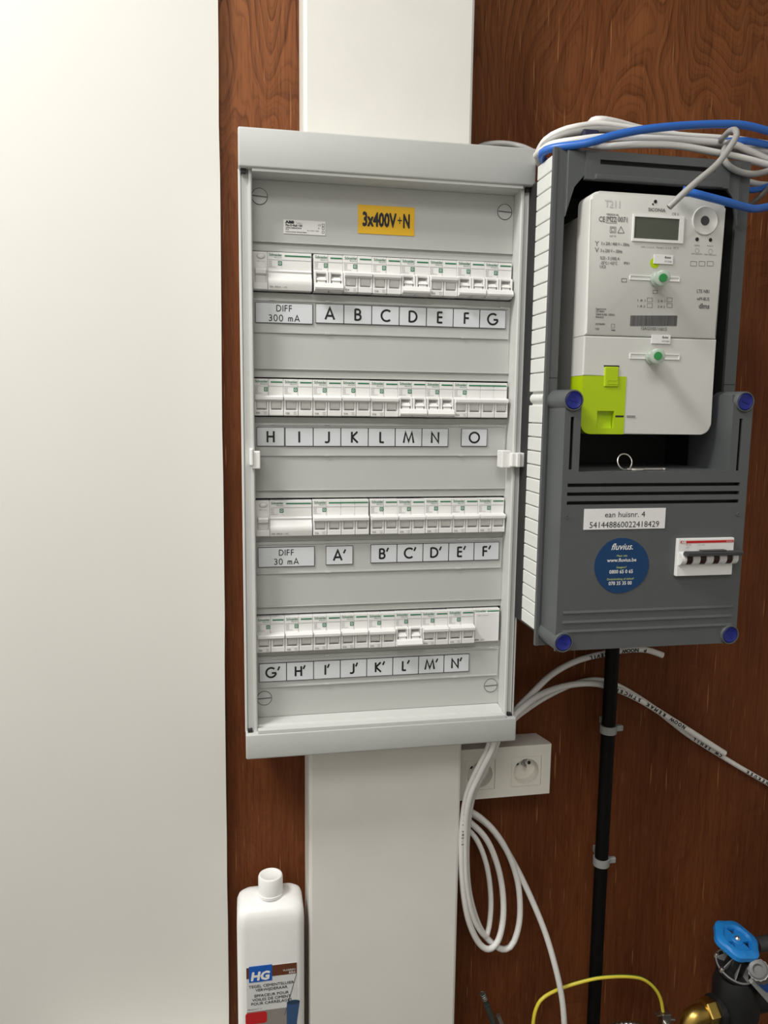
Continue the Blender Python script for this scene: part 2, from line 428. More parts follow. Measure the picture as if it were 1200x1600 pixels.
# ------------------------------------------------------------------ distribution cabinet
cabt = thing('distribution_cabinet', (.163, -.065, -.626), 'light grey wall cabinet with door removed, holding four rows of breakers', 'cabinet')
X0, X1, PY, RY = -.0155, .3425, -.100, -.126
def cpart(name, bm, m, label=None, smooth=None, parent=None):
    o = obj(name, bm, m, parent or cabt, True, smooth); 
    if label: o['label'] = label
    return o
bm = BM()      # hollow body
box(bm, X0+.001, X1-.001, -.002, -.006, -.6, .1); box(bm, X0+.001, X0+.004, -.006, -.095, -.6, .1); box(bm, X1-.004, X1-.001, -.006, -.095, -.6, .1)
cpart('body', bm, 'cab')
for i in range(4):
    cpart('mounting_rail', box(BM(), .0, .326, -.036, -.040, -.15*i-.041, -.15*i-.006), 'steel')
for s, name in ((0, 'frame_side'), (1, 'frame_side')):        # upright frame profiles with a groove and an inner lip
    prof = [(-.0155, -.094), (-.0155, -.1215), (-.0145, -.1225), (-.0128, -.1225), (-.0125, -.1195), (-.0118, -.1195), (-.0110, -.1235), (-.0042, -.1205), (-.0036, -.1265), (-.0012, -.1265), (.0002, -.125), (-.0006, -.094)]
    if s: prof = [(.327-x*1.0, y) for x, y in prof][::-1]
    cpart(name, extrude_z(BM(), prof, -.594, .0875), 'cabframe')
# top and bottom caps, rounded box covers, with the sloping sill / lintel between cap and panel
for z0, z1, sgn in ((.0865, .1300, 1), (-.6255, -.5925, -1)):
    cap = cpart('cap', box(BM(), X0+.0005, X1-.0005, -.0015, -.1355, z0, z1, .0022, 3), 'cab', 'top cap of the cabinet' if sgn > 0 else 'bottom cap of the cabinet', True)
    bm = BM()
    if sgn > 0: prof = [(-.097, .0870), (-.1330, .0865), (-.1330, .0835), (-.126, .0835), (-.1245, .0850), (-.1200, .0850), (-.1185, .0835), (-.097, .0835)]
    else: prof = [(-.097, -.5930), (-.1345, -.5925), (-.1345, -.5885), (-.127, -.5880), (-.1255, -.5893), (-.1200, -.5893), (-.1185, -.5868), (-.097, -.5850)]
    extrude_x(bm, prof, .0003, .3267); cpart('lintel' if sgn > 0 else 'sill', bm, 'cabframe')
    zc = .0845 if sgn > 0 else -.5915
    for x in (-.0095, .3345):
        cpart('corner_notch', box(BM(), x-.003, x+.003, -.122, -.129, zc-.0025, zc+.0025), 'black')  # black block stands in for the dark notch at each frame corner
# front panel in five plates with a lip above and below each breaker opening
holes = [(-.0005, .3275, -.15*i-.0465, -.15*i+.0020) for i in range(4)]
zed = [.0835]
for i in range(4): zed += [-.15*i+.0125, -.15*i-.0535]
zed.append(-.5850)
for i in range(5):
    bm = BM(); box(bm, -.0005, .3275, PY, PY+.003, zed[2*i+1], zed[2*i], .0008, 2)
    cpart('cover_plate', bm, 'cabpanel')
for i in range(4):
    z = -.15*i
    cpart('opening_lip', box(BM(), -.0005, .3275, PY+.0025, PY+.0055, z+.0022, z+.0128), 'cabpanel')
    cpart('opening_lip', box(BM(), -.0005, .3275, PY+.0025, PY+.0055, z-.0465, z-.0535), 'cabpanel')
    cpart('edge_bead', box(BM(), -.0005, .3275, PY, PY-.0012, z+.0118, z+.0132, .0004), 'cab')
    # strip that carries the name plates: thin plate with raised edges and small catches
    h = cpart('label_strip', holed(BM(), .0010, .3245, z-.0945, z-.0555, [(.0022, .3232, z-.0930, z-.0567)], PY, PY-.0022), 'holder')
    obj('strip_face', box(BM(), .0022, .3232, PY, PY-.0009, z-.0930, z-.0567), 'cabpanel', h)
    for x in (.020, .088, .262, .312):
        obj('catch', box(BM(), x, x+.006, PY, PY-.0028, z-.0563, z-.0540, .0004), 'holder', h)
    for x in (.088, .262):
        obj('catch', box(BM(), x, x+.007, PY, PY-.0028, z-.0950, z-.0928, .0004), 'holder', h)
for k, (x, z, a) in enumerate(((.0095, .064, -4), (.3150, .063, -3), (.0095, -.559, 2), (.3162, -.559, 2))):     # quarter-turn screws
    s = cpart('panel_screw', revolve(BM(), [(.0095, 0), (.0095, .0004), (.0088, .0010), (0, .0010)], (x, PY, z), (0, -1, 0), 28), 'cabpanel', None, True)
    sl = box(BM(), -.0086, .0086, -.0003, .0003, -.0007, .0007); sl.transform(Matrix.Translation((x, PY-.0010, z)) @ Matrix.Rotation(math.radians(-a), 4, 'Y'))
    obj('slot', sl, 'print', s)
    bm = BM(); revolve(bm, [(.0091, .0002), (.0097, .0002), (.0097, .0007), (.0091, .0011)], (x, PY, z), (0, -1, 0), 28); obj('rim', bm, 'print', s)
# door catches half way down
bm = BM(); box(bm, -.004, .0065, -.112, -.134, -.258, -.237, .001); box(bm, -.006, -.002, -.118, -.137, -.254, -.234, .001); cpart('door_catch', bm, 'white')
bm = BM(); box(bm, .311, .3235, -.112, -.132, -.258, -.236, .001); box(bm, .3215, .341, -.120, -.138, -.2565, -.2385, .0015); box(bm, .328, .333, -.136, -.1405, -.2565, -.2385, .001); cpart('door_catch', bm, 'white')
# stickers of the top plate
st = cpart('voltage_sticker', box(BM(), .128, .1985, PY-.0003, PY-.0008, .0278, .0615), 'yellow', 'yellow sticker reading 3x400V+N')
lettering([('3x400V', .1335, PY-.0010, .0372, .0225, dict(fit=.0425, bold=.0010)), ('+', .1772, PY-.0010, .0395, .0165, dict(fit=.0055, bold=.0001)), ('N', .1842, PY-.0010, .0372, .0225, dict(fit=.0085, bold=.0010))], 'ink', st)
st = cpart('type_sticker', box(BM(), .0375, .088, PY-.0003, PY-.0008, .0230, .0392), 'paper', 'small white type sticker with fine black print')
Z = PY-.0010
lettering([('ABB', .0400, Z, .0350, .0042, dict(bold=.00030, sx=1.35)), ('Fix-O-Rail 150', .0400, Z, .0317, .0034, dict(bold=.00012)), ('2TMA150004C0018', .0400, Z, .0290, .0023, dict(bold=.00004)),
  ('IP30', .0400, Z, .0269, .0022, {}), ('Asea Brown Boveri  Zaventem Belgium', .0400, Z, .0248, .0016, dict(bold=.00004)), ('EN 61439-3  400V', .0660, Z, .0269, .0019, {}), ('Insulation', .0530, Z, .0352, .0017, {}),
  ('CE', .0790, Z, .0335, .0030, {}), ('IK', .0790, Z, .0300, .0024, {})], 'ink', st)
bm = BM()
for zz in (.0348, .0312, .0268): holed(bm, .0838, .0868, zz-.0015, zz+.0015, [(.0842, .0864, zz-.0011, zz+.0011)], Z+.0001, Z-.0001)
obj('symbol_print', bm, 'print', st)

# name plates
def name_plate(s, x0, x1, z0, z1, h=.0138, two=None):
    g = .0005
    p = cpart('name_plate', box(BM(), x0+g, x1-g, PY-.0010, PY-.0026, z0+g, z1-g, .0002, 1), 'plate', ('white name plate engraved %s' % s.replace("'", ' prime')) if not two else 'white name plate engraved %s %s' % two)
    obj('plate_edge', holed(BM(), x0, x1, z0, z1, [(x0+.0007, x1-.0006, z0+.0009, z1-.0006)], PY-.0009, PY-.00245), 'ink', p)
    cx = (x0+x1)/2; cz = (z0+z1)/2
    if two:
        b = stroke_text(two[0], .0075, .00105, .22); bmesh.ops.translate(b, verts=b.verts[:], vec=(cx, PY-.0028, cz+.0020))
        b2 = stroke_text(two[1], .0075, .00105, .25); bmesh.ops.translate(b2, verts=b2.verts[:], vec=(cx, PY-.0028, cz-.0096))
        me = bpy.data.meshes.new('t'); b2.to_mesh(me); b2.free(); b.from_mesh(me); bpy.data.meshes.remove(me)
    else:
        b = stroke_text(s, h, .0024, .12); bmesh.ops.translate(b, verts=b.verts[:], vec=(cx, PY-.0028, cz-h/2))
    obj('lettering', b, 'ink', p, True, 'flat')
name_plate('', .0030, .0725, -.0830, -.0588, two=('DIFF', '300 mA'))
for k, c in enumerate('ABCDEFG'): name_plate(c, .0760+.0349*k, .0760+.0349*(k+1), -.0813, -.0582)
name_plate('H', .0030, .0372, -.2325, -.2090)
for k, c in enumerate('IJKLMN'): name_plate(c, .0380+.0349*k, .0380+.0349*(k+1), -.2325, -.2092)
name_plate('O', .2650, .3000, -.2320, -.2092)
name_plate('', .0030, .0745, -.3855, -.3600, two=('DIFF', '30 mA'))
name_plate("A'", .0890, .1240, -.3845, -.3600, .0132)
for k, c in enumerate('BCDEF'): name_plate(c+"'", .1472+.0348*k, .1472+.0348*(k+1), -.3835, -.3592, .0132)
for k, c in enumerate('GHIJKLMN'): name_plate(c+"'", .0030+.0351*k, .0030+.0351*(k+1), -.5365, -.5118, .0132)

# ------------------------------------------------------------------ breakers (built at their own origin: top left of the front face)
MW = .018
def face_print(t, w, x0, rating, dark='green'):
    lettering([('Schneider', x0+.0020, -.0004, -.0046, .0044, dict(fit=.0152, bold=.00006)), ('Electric', x0+.0085, -.0004, -.0070, .0022, dict(fit=.0085))], 'green', t, 'maker_print', False)
    xs = x0+.0205
    s = box(BM(), xs, w-.0012, -.0001, -.0004, -.0046, -.0031); obj('green_stripe', s, 'green', t, False)
    sq = obj('green_square', box(BM(), x0+.0125, x0+.0172, -.0001, -.0004, -.0153, -.0103), 'green', t, False)
    obj('square_mark', holed(BM(), x0+.0136, x0+.0161, -.0142, -.0114, [(x0+.0141, x0+.0156, -.0137, -.0119)], -.0003, -.0006), 'brk', sq, False)
    obj('fine_line', box(BM(), x0+.0006, w-.0006, -.0001, -.00035, -.0090, -.0088), 'printgrey', t, False)
    lettering([('Resi9', x0+.0012, -.0004, -.0115, .0020, {}), ('iC60', x0+.0012, -.0004, -.0137, .0020, {}), ('MCB', x0+.0012, -.0004, -.0159, .0020, {}), ('R9PFC216', x0+.0012, -.0004, -.0181, .0019, dict(sx=1.1)), ('I', x0+.0164, -.0004, -.0185, .0026, {})], 'printgrey', t, 'type_print', False)
    if rating:
        lettering([(rating, x0+.0022, -.0064, -.0424, .0028, dict(bold=.0001)), ('6000', x0+.0118, -.0064, -.0410, .0018, {}), ('10kA', x0+.0118, -.0064, -.0430, .0018, {})], 'printgrey', t, 'rating_print', False)
def mcb(poles, state, rating):
    w = poles*MW
    t = thing('circuit_breaker', (0, 0, 0), '', 'breaker')
    bm = BM()
    for k in range(poles): box(bm, k*MW+.0001, (k+1)*MW-.0001, .050, 0, -.045, 0, .0004, 1)
    obj('body', bm, 'brk', t, False)
    bm = BM()
    for k in range(poles):       # raised nose around each toggle opening
        a = k*MW; b = a+MW
        box(bm, a+.0002, a+.0030, .0005, -.0058, -.0445, -.0205, .0008); box(bm, b-.0026, b-.0002, .0005, -.0058, -.0445, -.0205, .0008)
        box(bm, a+.0002, b-.0002, .0005, -.0060, -.0445, -.0375, .0008)
        box(bm, a+.0002, b-.0002, .0005, -.0035, -.0232, -.0195, .0012)
    obj('nose', bm, 'brk', t, False)
    bm = BM()
    for k in range(poles):
        a = k*MW+.0034; b = (k+1)*MW-.0030
        if state == 'up': extrude_x(bm, [(0, -.0225), (-.0052, -.0225), (-.0052, -.0262), (-.0036, -.0365), (0, -.0372)], a, b)
        else:
            extrude_x(bm, [(0, -.0270), (-.0030, -.0270), (-.0066, -.0375), (0, -.0378)], a+.0008, b-.0008)
            extrude_x(bm, [(0, -.0290), (-.0048, -.0290), (-.0064, -.0312), (0, -.0312)], a, b)
    obj('rocker', bm, 'brkgrey' if state == 'up' else 'brk', t, False)
    if state == 'up':
        bm = BM()
        for k in range(poles): box(bm, k*MW+.0040, (k+1)*MW-.0036, -.0030, -.0046, -.0362, -.0356)
        obj('rocker_slit', bm, 'printgrey', t, False)
        bm = BM(); extrude_x(bm, [(-.001, -.0200), (-.0085, -.0206), (-.0100, -.0222), (-.0098, -.0252), (-.0060, -.0272), (-.001, -.0268)], .0012, w-.0010)
    else:
        bm = BM()
        for k in range(poles): box(bm, k*MW+.0046, (k+1)*MW-.0042, .0004, -.0010, -.0262, -.0240)
        obj('rocker_slit', bm, 'printgrey', t, False)
        bm = BM(); extrude_x(bm, [(-.001, -.0352), (-.0078, -.0346), (-.0100, -.0358), (-.0126, -.0405), (-.0118, -.0425), (-.006, -.0432), (-.001, -.0428)], .0010, w-.0008)
    obj('toggle', bm, 'brk', t, False)
    face_print(t, w, 0, rating if state == 'up' else None)
    return t
def rcd(w, light):
    t = thing('residual_current_breaker', (0, 0, 0), '', 'breaker')
    bm = BM(); box(bm, .0001, MW-.0001, .050, 0, -.045, 0, .0004, 1); box(bm, MW+.0001, w-.0001, .050, 0, -.045, 0, .0004, 1)
    obj('body', bm, 'brk', t, False)
    bm = BM(); extrude_x(bm, [(.0005, -.0205), (-.0012, -.0212), (-.0022, -.0225), (-.0012, -.0245), (-.0020, -.0275), (-.0052, -.0310), (-.0064, -.0345), (-.0060, -.0385), (-.0042, -.0445), (.0005, -.0447)], MW+.0002, w-.0003)
    obj('front_bulge', bm, 'brk', t, False, True)
    bm = BM(); box(bm, .0002, .0030, .0005, -.0045, -.0445, -.0205, .0008); box(bm, .0002, MW-.0002, .0005, -.0045, -.0445, -.0365, .0008); box(bm, MW-.0016, MW-.0002, .0005, -.0045, -.0445, -.0205, .0005)
    obj('nose', bm, 'brk', t, False)
    bm = BM(); extrude_x(bm, [(.0003, -.0195), (-.0075, -.0205), (-.0085, -.0225), (-.0078, -.0265), (-.0045, -.0285), (-.0025, -.0362), (.0003, -.0364)], .0036, MW-.0020)
    obj('toggle', bm, 'brk', t, False)
    b = obj('test_button', revolve(BM(), [(.0045, 0), (.0045, .0010), (.0036, .0016), (0, .0016)], (.0102, 0, -.0055), (0, -1, 0), 24), 'brk', t, False, True)
    b.scale = (1, 1, .62); b.location = (0, 0, -.0055*.38)
    bm = BM()
    for k in range(24):
        a0, a1 = 2*PI*k/24, 2*PI*(k+1)/24
        bm.faces.new([bm.verts.new((.0102+r*math.cos(a), -.0004, -.0055+.62*r*math.sin(a))) for r, a in ((.0046, a0), (.0046, a1), (.0050, a1), (.0050, a0))])
    obj('button_outline', bm, 'printgrey', t, False, 'flat')
    lettering([('Test / 6 mois', .0048, -.0004, -.0120, .0019, {})], 'printgrey', t, 'button_print', False)
    face_print(t, w, MW, None)
    lettering([('63A  300mA  ~ AC', MW+.0022, -.0056, -.0420, .0026, dict(bold=.00005))], 'printgrey', t, 'rating_print', False)
    return t
def bell(w):
    t = thing('bell_transformer', (0, 0, 0), '', 'transformer')
    obj('body', box(BM(), .0001, w-.0001, .050, .0012, -.0455, .0003, .0008, 2), 'brk', t, False)
    obj('face_panel', box(BM(), .0012, w-.0012, .0015, -.0004, -.0445, -.0045, .0006, 2), 'brk', t, False)
    lettering([('Schneider', .0018, .0008, -.0040, .0042, dict(fit=.0150, bold=.00004))], 'green', t, 'maker_print', False)
    obj('green_stripe', box(BM(), .0185, w-.0012, .0012, .0006, -.0036, -.0024), 'green', t, False)
    lettering([('Resi9  transformer', .0050, -.0008, -.0088, .0020, {})], 'printgrey', t, 'type_print', False)
    lettering([('8VA', .0016, -.0008, -.0428, .0032, dict(bold=.0002)), ('230V', .0095, -.0008, -.0428, .0026, {})], 'printgrey', t, 'rating_print', False)
    return t

FY = -.105
protos = {}
def put(kind, x, row, label, group='breakers in the open cabinet'):
    key = kind
    if key not in protos:
        protos[key] = {'rcd': lambda: rcd(.071, 1), 'bell': lambda: bell(.036)}[kind]() if isinstance(kind, str) else mcb(*kind)
        o = protos[key]
    else: o = copy_tree(protos[key])
    o.location = (x, FY+random.uniform(-.0004, .0004), -.15*row+random.uniform(-.0002, .0002)); o['label'] = label; o['group'] = group
    return o
put('rcd', 0, 0, 'wide residual current breaker starting the top row, left of breaker A')
R1 = dict(A='down', B='up', C='up', D='down', E='up', F='down', G='down')
ORD = {'up': 'raised', 'down': 'lowered'}
for k, c in enumerate('ABCDEFG'):
    put((2, R1[c], 'C16'), .0732+.036*k, 0, 'white two-pole breaker with toggle %s, above name plate %s' % (ORD[R1[c]], c))
for k, c in enumerate('HIJKLMN'):
    st_ = 'down' if c in 'MN' else 'up'
    put((2, st_, 'C20' if c in 'HI' and st_ == 'up' else 'C16'), .036*k, 1, 'white two-pole breaker with toggle %s, above name plate %s' % (ORD[st_], c))
put((4, 'up', 'C16'), .2522, 1, 'white four-pole breaker above name plate O, last in the second row')
put('rcd', 0, 2, 'wide residual current breaker starting the third row, beside the four-pole breaker')
put((4, 'up', 'C16'), .0718, 2, 'white four-pole breaker above name plate A prime, in the third row')
for k, c in enumerate('BCDEF'):
    put((2, 'up', 'C20' if c == 'D' else 'C16'), .1455+.036*k, 2, 'white two-pole breaker with toggle raised, above name plate %s prime' % c)
for k, c in enumerate('GHIJKLMN'):
    st_ = 'down' if c == 'L' else 'up'
    put((2, st_, 'C20' if c in 'GH' else 'C16'), .036*k, 3, 'white two-pole breaker with toggle %s, above name plate %s prime' % (ORD[st_], c))
put('bell', .2884, 3, 'plain white two-module device ending the bottom row, without toggle')

# ------------------------------------------------------------------ meter enclosure
YP, YC = -.225, -.270
enc = thing('meter_enclosure', (.448, -.12, -.465), 'dark grey meter box with ribbed light side and blue screw caps', 'meter box')
def epart(name, bm, m, label=None, smooth=None, parent=None):
    o = obj(name, bm, m, parent or enc, True, smooth)
    if label: o['label'] = label
    return o
epart('mounting_core', box(BM(), .356, .542, 0, -.100, -.435, .075), 'dgreyin')
bm = BM()      # inner shell, open to the front
box(bm, .338, .342, -.1, -.2205, -.452, .084); box(bm, .554, .558, -.1, -.2205, -.452, .084)
box(bm, .338, .558, -.1, -.2205, .084, .088); box(bm, .338, .558, -.1, -.2205, -.456, -.452); box(bm, .338, .558, -.1, -.104, -.452, .084)
epart('inner_shell', bm, 'dgreyin')
epart('side_panel', box(BM(), .3305, .3378, -.180, -.2205, -.447, .097), 'ribwhite')
epart('side_panel', box(BM(), .5582, .5665, -.180, -.2205, -.447, .097), 'dgrey')
fr = holed(BM(), .3272, .5690, -.464, .103, [(.342, .554, -.452, .075)], -.2207, YP)
epart('front_frame', fr, 'dgrey')
fr = holed(BM(), .3274, .3310, -.464, .103, [], -.2200, YP-.0012); epart('frame_flange', fr, 'dgrey')
epart('frame_seam', box(BM(), .332, .342, -.224, -.2253, -.1476, -.1468), 'slotdark'); epart('frame_seam', box(BM(), .554, .568, -.224, -.2253, -.1516, -.1508), 'slotdark')
# top bar with long slot, corner gussets
epart('top_bar', holed(BM(), .362, .538, .070, .100, [(.379, .520, .0865, .0915)], YP-.001, YP-.007), 'dgrey')
epart('slot_back', box(BM(), .377, .522, YP-.0009, YP-.0014, .084, .094), 'slotdark')
epart('top_lip', box(BM(), .372, .528, YP-.007, YP-.0125, .0690, .0745, .001), 'dgrey')
for s in (-1, 1):
    cx = .448+s*.106
    bm = BM(); prism(bm, [(cx, .1), (cx-s*.034, .1), (cx-s*.026, .080), (cx-s*.008, .062), (cx, .030)], YP, YP-.004, .001); epart('corner_gusset', bm, 'dgrey')
# ribs along the left side
zs = [.0965-.01696*k for k in range(15)]; zs.append(-.1632)
low = [-.1780, -.1995]+[-.1995-.01645*k for k in range(1, 16)]
rib_mesh = {}
for a, b in list(zip(zs, zs[1:]))+list(zip(low, low[1:])):
    h = round(a-b, 4)
    if h not in rib_mesh:
        r = box(BM(), -.0018, .0018, -.0212, .0212, -h+.0006, -.0006, .0010, 2); me = bpy.data.meshes.new('side_rib'); r.to_mesh(me); r.free(); me.materials.append(M['ribwhite']); rib_mesh[h] = me
    o = bpy.data.objects.new('side_rib', rib_mesh[h]); COL.objects.link(o); o.parent = enc; o.location = Vector((.3288, -.1985, a))-Vector(enc.location)
epart('side_spigot', cyl(BM(), (.333, -.180, -.1706), (.333, -.219, -.1706), .0062, 16), 'ribwhite', None, True)
# lower cover: U-shaped front with slots, sides, shelf, knob posts
CX0, CX1, SH = .3335, .5625, -.2515
slots = [(.340, .553, -.2685, -.2645), (.340, .553, -.2785, -.2745), (.340, .553, -.2885, -.2845), (.3405, .3445, -.249, -.191), (.5465, .5505, -.251, -.191)]
cov = epart('lower_cover', holed(BM(), CX0, CX1, -.457, -.173, [(.3525, .5375, SH, 0)]+slots, YC+.003, YC), 'dgrey')
bm = BM()
box(bm, CX0, CX0+.003, YC+.0029, YP-.0012, -.455, -.173); box(bm, CX1-.003, CX1, YC+.0029, YP-.0012, -.455, -.173); box(bm, CX0+.003, CX1-.003, YC+.0029, YP-.0012, -.457, -.454)
obj('cover_sides', bm, 'dgrey', cov)
for ax_ in (.3495, .5375): obj('arm_side', box(BM(), ax_, ax_+.003, YC+.0029, -.185, SH, -.164), 'dgrey', cov)
obj('key_shelf', box(BM(), .3525, .5375, YC+.0029, -.125, SH-.003, SH), 'dgrey', cov)
bm = BM()
for x0, x1, z0, z1 in slots: box(bm, x0-.001, x1+.001, YC+.0095, YC+.0100, z0-.001, z1+.001)
obj('slot_backing', bm, 'slotdark', cov)
for zg in (-.4128, -.4242, -.4350):
    obj('groove_ridge', extrude_x(BM(), [(YC+.0005, zg-.0008), (YC-.0012, zg-.0006), (YC-.0012, zg+.0002), (YC+.0005, zg+.0034)], .341, .555), 'dgrey', cov)
for x in (.3405, .5530):
    obj('cover_screw', revolve(BM(), [(.0024, 0), (.0024, .0008), (.0012, .0009), (.001, .0002), (0, .0002)], (x, YC, -.302), (0, -1, 0), 14), 'dgrey', cov)
for x, z in ((.3420, -.1730), (.5505, -.1720), (.3425, -.4465), (.5530, -.4465)):
    pst = epart('screw_post', revolve(BM(), [(.0122, 0), (.0118, .046), (.0110, .0475), (.0100, .0475), (.0098, .0445), (0, .0445)], (x, YP-.0005, z), (0, -1, 0), 28), 'dgrey', None, True)
    kb = obj('blue_cap', revolve(BM(), [(.0094, 0), (.0094, .0018), (.0086, .0024), (.0080, .0020), (0, .0020)], (x, YC-.0004, z), (0, -1, 0), 28), 'blueknob', pst, True, True)
    a = random.uniform(.3, 1.2); sl = box(BM(), -.0042, .0042, -.0004, .0004, -.0011, .0011); sl.transform(Matrix.Translation((x, YC-.0026, z)) @ Matrix.Rotation(a, 4, 'Y'))
    obj('cap_notch', sl, 'blueknob', pst)
# stickers
st = epart('address_sticker', box(BM(), .361, .4605, YC-.0002, YC-.0008, -.3168, -.2932), 'paper', 'white sticker reading ean huisnr. 4')
lettering([('ean huisnr. 4', .4105, YC-.0010, -.3030, .0092, dict(align='CENTER', fit=.0490)), ('541448860022418429', .4105, YC-.0010, -.3148, .0098, dict(align='CENTER', fit=.0850))], 'ink', st)
bm = BM()
pts = [(.4100+(.0330+.0006*math.cos(2*a+.6))*math.cos(a), -.3592+(.0322+.0006*math.cos(3*a))*math.sin(a)) for a in [2*PI*k/48 for k in range(48)]]
prism(bm, pts, YC-.0001, YC-.0007)
st = epart('round_sticker', bm, 'stickblue', 'round dark blue sticker with white web address and phone numbers')
lettering([('fluvius.', .4090, YC-.0009, -.3405, .0105, dict(align='CENTER', shear=.35, bold=.00008, fit=.0265)), ('www.fluvius.be', .4095, YC-.0009, -.3545, .0060, dict(align='CENTER', bold=.00007, fit=.0360)),
  ('0800 65 0 65', .4095, YC-.0009, -.3680, .0060, dict(align='CENTER', bold=.00008, fit=.0290)), ('078 35 35 00', .4090, YC-.0009, -.3815, .0060, dict(align='CENTER', bold=.00008, fit=.0285))], 'white', st)
lettering([('Meer info', .4095, YC-.0009, -.3487, .0034, dict(align='CENTER')), ('Gasgeur?', .4095, YC-.0009, -.3620, .0034, dict(align='CENTER')), ('Onderbreking of defect?', .4090, YC-.0009, -.3757, .0034, dict(align='CENTER'))], 'lemon', st, 'small_lettering')

# four-pole main switch in the cover
sw = thing('main_switch', (.512, -.275, -.372), 'white four-pole switch with black bar handle and red stripe on the grey cover', 'switch')
x0, x1, z0, z1 = .4755, .5470, -.3725, -.3285
obj('body', box(BM(), x0, x1, YC-.0003, YC-.0058, z0, z1, .0008), 'brk', sw)
rs = obj('red_stripe', box(BM(), x0+.003, x1-.001, YC-.0057, YC-.0061, z1-.0054, z1-.0026), 'red', sw)
lettering([('ABB', x0+.0038, YC-.0063, z1-.0052, .0034, dict(bold=.0001)), ('SD204/63', x1-.0105, YC-.0063, z1-.0047, .0020, {})], 'white', rs)
lettering([('SD 204', x0+.010, YC-.0060, z1-.0080, .0022, {})], 'red', sw, 'red_print'); lettering([('I=63A  400V~', x0+.0245, YC-.0060, z1-.0082, .0018, {}), ('o/T', x0+.010, YC-.0060, z1-.0112, .0030, {})], 'printgrey', sw, 'type_print')
pitch = (x1-x0-.004)/4
for k in range(5):
    a = x0+.0035+pitch*k-.0042; b = a+.0084 if k < 4 else a+.0062
    if k == 0: a, b = x0+.0015, x0+.0078
    prof = [(YC-.0055, z1-.0305)]+[(YC-.0055-.0085*math.sin(t), z1-.0230+.0078*math.cos(t)) for t in [PI*(1-j/10) for j in range(11)]]
    obj('collar', extrude_x(BM(), prof[1:], a, b), 'brk', sw, True, True)
for k in range(4):
    a = x0+.0078+pitch*k; b = a+pitch-.0084
    prof = [(YC-.0055-.0066*math.sin(t), z1-.0230+.0076*math.cos(t)) for t in [PI*(1-j/10) for j in range(11)]]
    obj('pole_rotor', extrude_x(BM(), prof, a, b), 'poleblack', sw, True, True)
bm = BM(); prof = [(YC-.0120, z1-.0180), (YC-.0190, z1-.0185), (YC-.0225, z1-.0165), (YC-.0230, z1-.0140), (YC-.0205, z1-.0122), (YC-.0150, z1-.0128), (YC-.0120, z1-.0150)]
extrude_x(bm, prof, x0+.0035, x1+.0010); hd = obj('bar_handle', bm, 'handle', sw, True, True)
obj('handle_ridge', box(BM(), x0+.021, x0+.052, YC-.0150, YC-.0218, z1-.0126, z1-.0112, .0005), 'handle', hd)

# key with ring on the shelf
key = thing('key', (.436, -.245, SH), 'small silver key with a split ring lying on the grey shelf', 'key')
bm = BM(); pts = [Vector((.4155+.0088*math.cos(t), -.254+.0028*math.sin(t), SH+.0100+.0088*math.sin(t))) for t in [2*PI*k/36 for k in range(37)]]
tube(bm, pts, .0008, 8); obj('ring', bm, 'metal', key, True, True)
bm = BM(); prism(bm, rounded(-.009, .009, -.009, .009, .006), 0, .0022); bm.transform(Matrix.Translation((.4275, -.2560, SH+.0030)) @ Matrix.Rotation(.2, 4, 'Z') @ Matrix.Rotation(-PI/2, 4, 'X')); obj('bow', bm, 'metal', key)
bm = BM(); prism(bm, [(0, -.0035), (.026, -.0035), (.028, -.0025), (.030, -.0035), (.033, -.0012), (.033, .002), (.031, .0035), (0, .0035)], 0, .0020); bm.transform(Matrix.Translation((.4345, -.2550, SH+.0029)) @ Matrix.Rotation(.05, 4, 'Z') @ Matrix.Rotation(-PI/2, 4, 'X')); obj('blade', bm, 'metal', key)

# ------------------------------------------------------------------ electricity meter
YM = -.245
met = thing('electricity_meter', (.445, -.17, -.210), 'light grey electricity meter with display and lime green terminal flap', 'meter')
def mp(name, bm, m, label=None, smooth=None, parent=None):
    o = obj(name, bm, m, parent or met, True, smooth)
    if label: o['label'] = label
    return o
def q(px, py, Y=YM): p = at(px, py, Y); return p.x, p.z
MX0, MX1, MZ0, MZ1 = .3635, .5270, -.2105, .0545
obj('back_body', box(BM(), .372, .520, -.1042, -.2140, -.190, .040, .004), 'meter', met)
outline = rounded(MX0, MX1, -.1003, MZ1, .010, 5, 'cd')
bm = BM(); prism(bm, outline, -.213, YM, .0028); mp('upper_housing', bm, 'meter', None, True)
outline = rounded(MX0, MX1, MZ0, -.1009, .012, 6, 'ab')
lx1 = q(978, 600)[0]; lz1 = q(909, 587)[1]
# lower housing is notched for the green flap
cor = [(MX1-.012+.012*math.cos(t), MZ0+.012+.012*math.sin(t)) for t in [-.5*PI+.5*PI*k/6 for k in range(7)]]
bm = BM(); prism(bm, [(MX0, -.1009), (MX0, lz1+.0004), (lx1+.0004, lz1+.0004), (lx1+.0004, MZ0)]+cor+[(MX1, -.1009)], -.213, YM, .0014)
mp('lower_housing', bm, 'meter')
a, b = q(933, 642), q(958, 669)
bm = BM(); prism(bm, rounded(MX0, lx1, MZ0, lz1, .012, 6, 'a'), -.213, YM+.006)
prism(bm, rounded(MX0, a[0], MZ0, lz1, .012, 6, 'a'), YM+.006, YM-.0006); prism(bm, [(b[0], MZ0), (lx1, MZ0), (lx1, lz1), (b[0], lz1)], YM+.006, YM-.0006)
prism(bm, [(a[0], MZ0), (b[0], MZ0), (b[0], b[1]), (a[0], b[1])], YM+.006, YM-.0006); prism(bm, [(a[0], a[1]), (b[0], a[1]), (b[0], lz1), (a[0], lz1)], YM+.006, YM-.0006)
flap = mp('terminal_flap', bm, 'lime', 'lime green terminal flap')
tx0, tx1 = q(944, 580)[0], q(966, 580)[0]; tz = q(950, 573)[1]
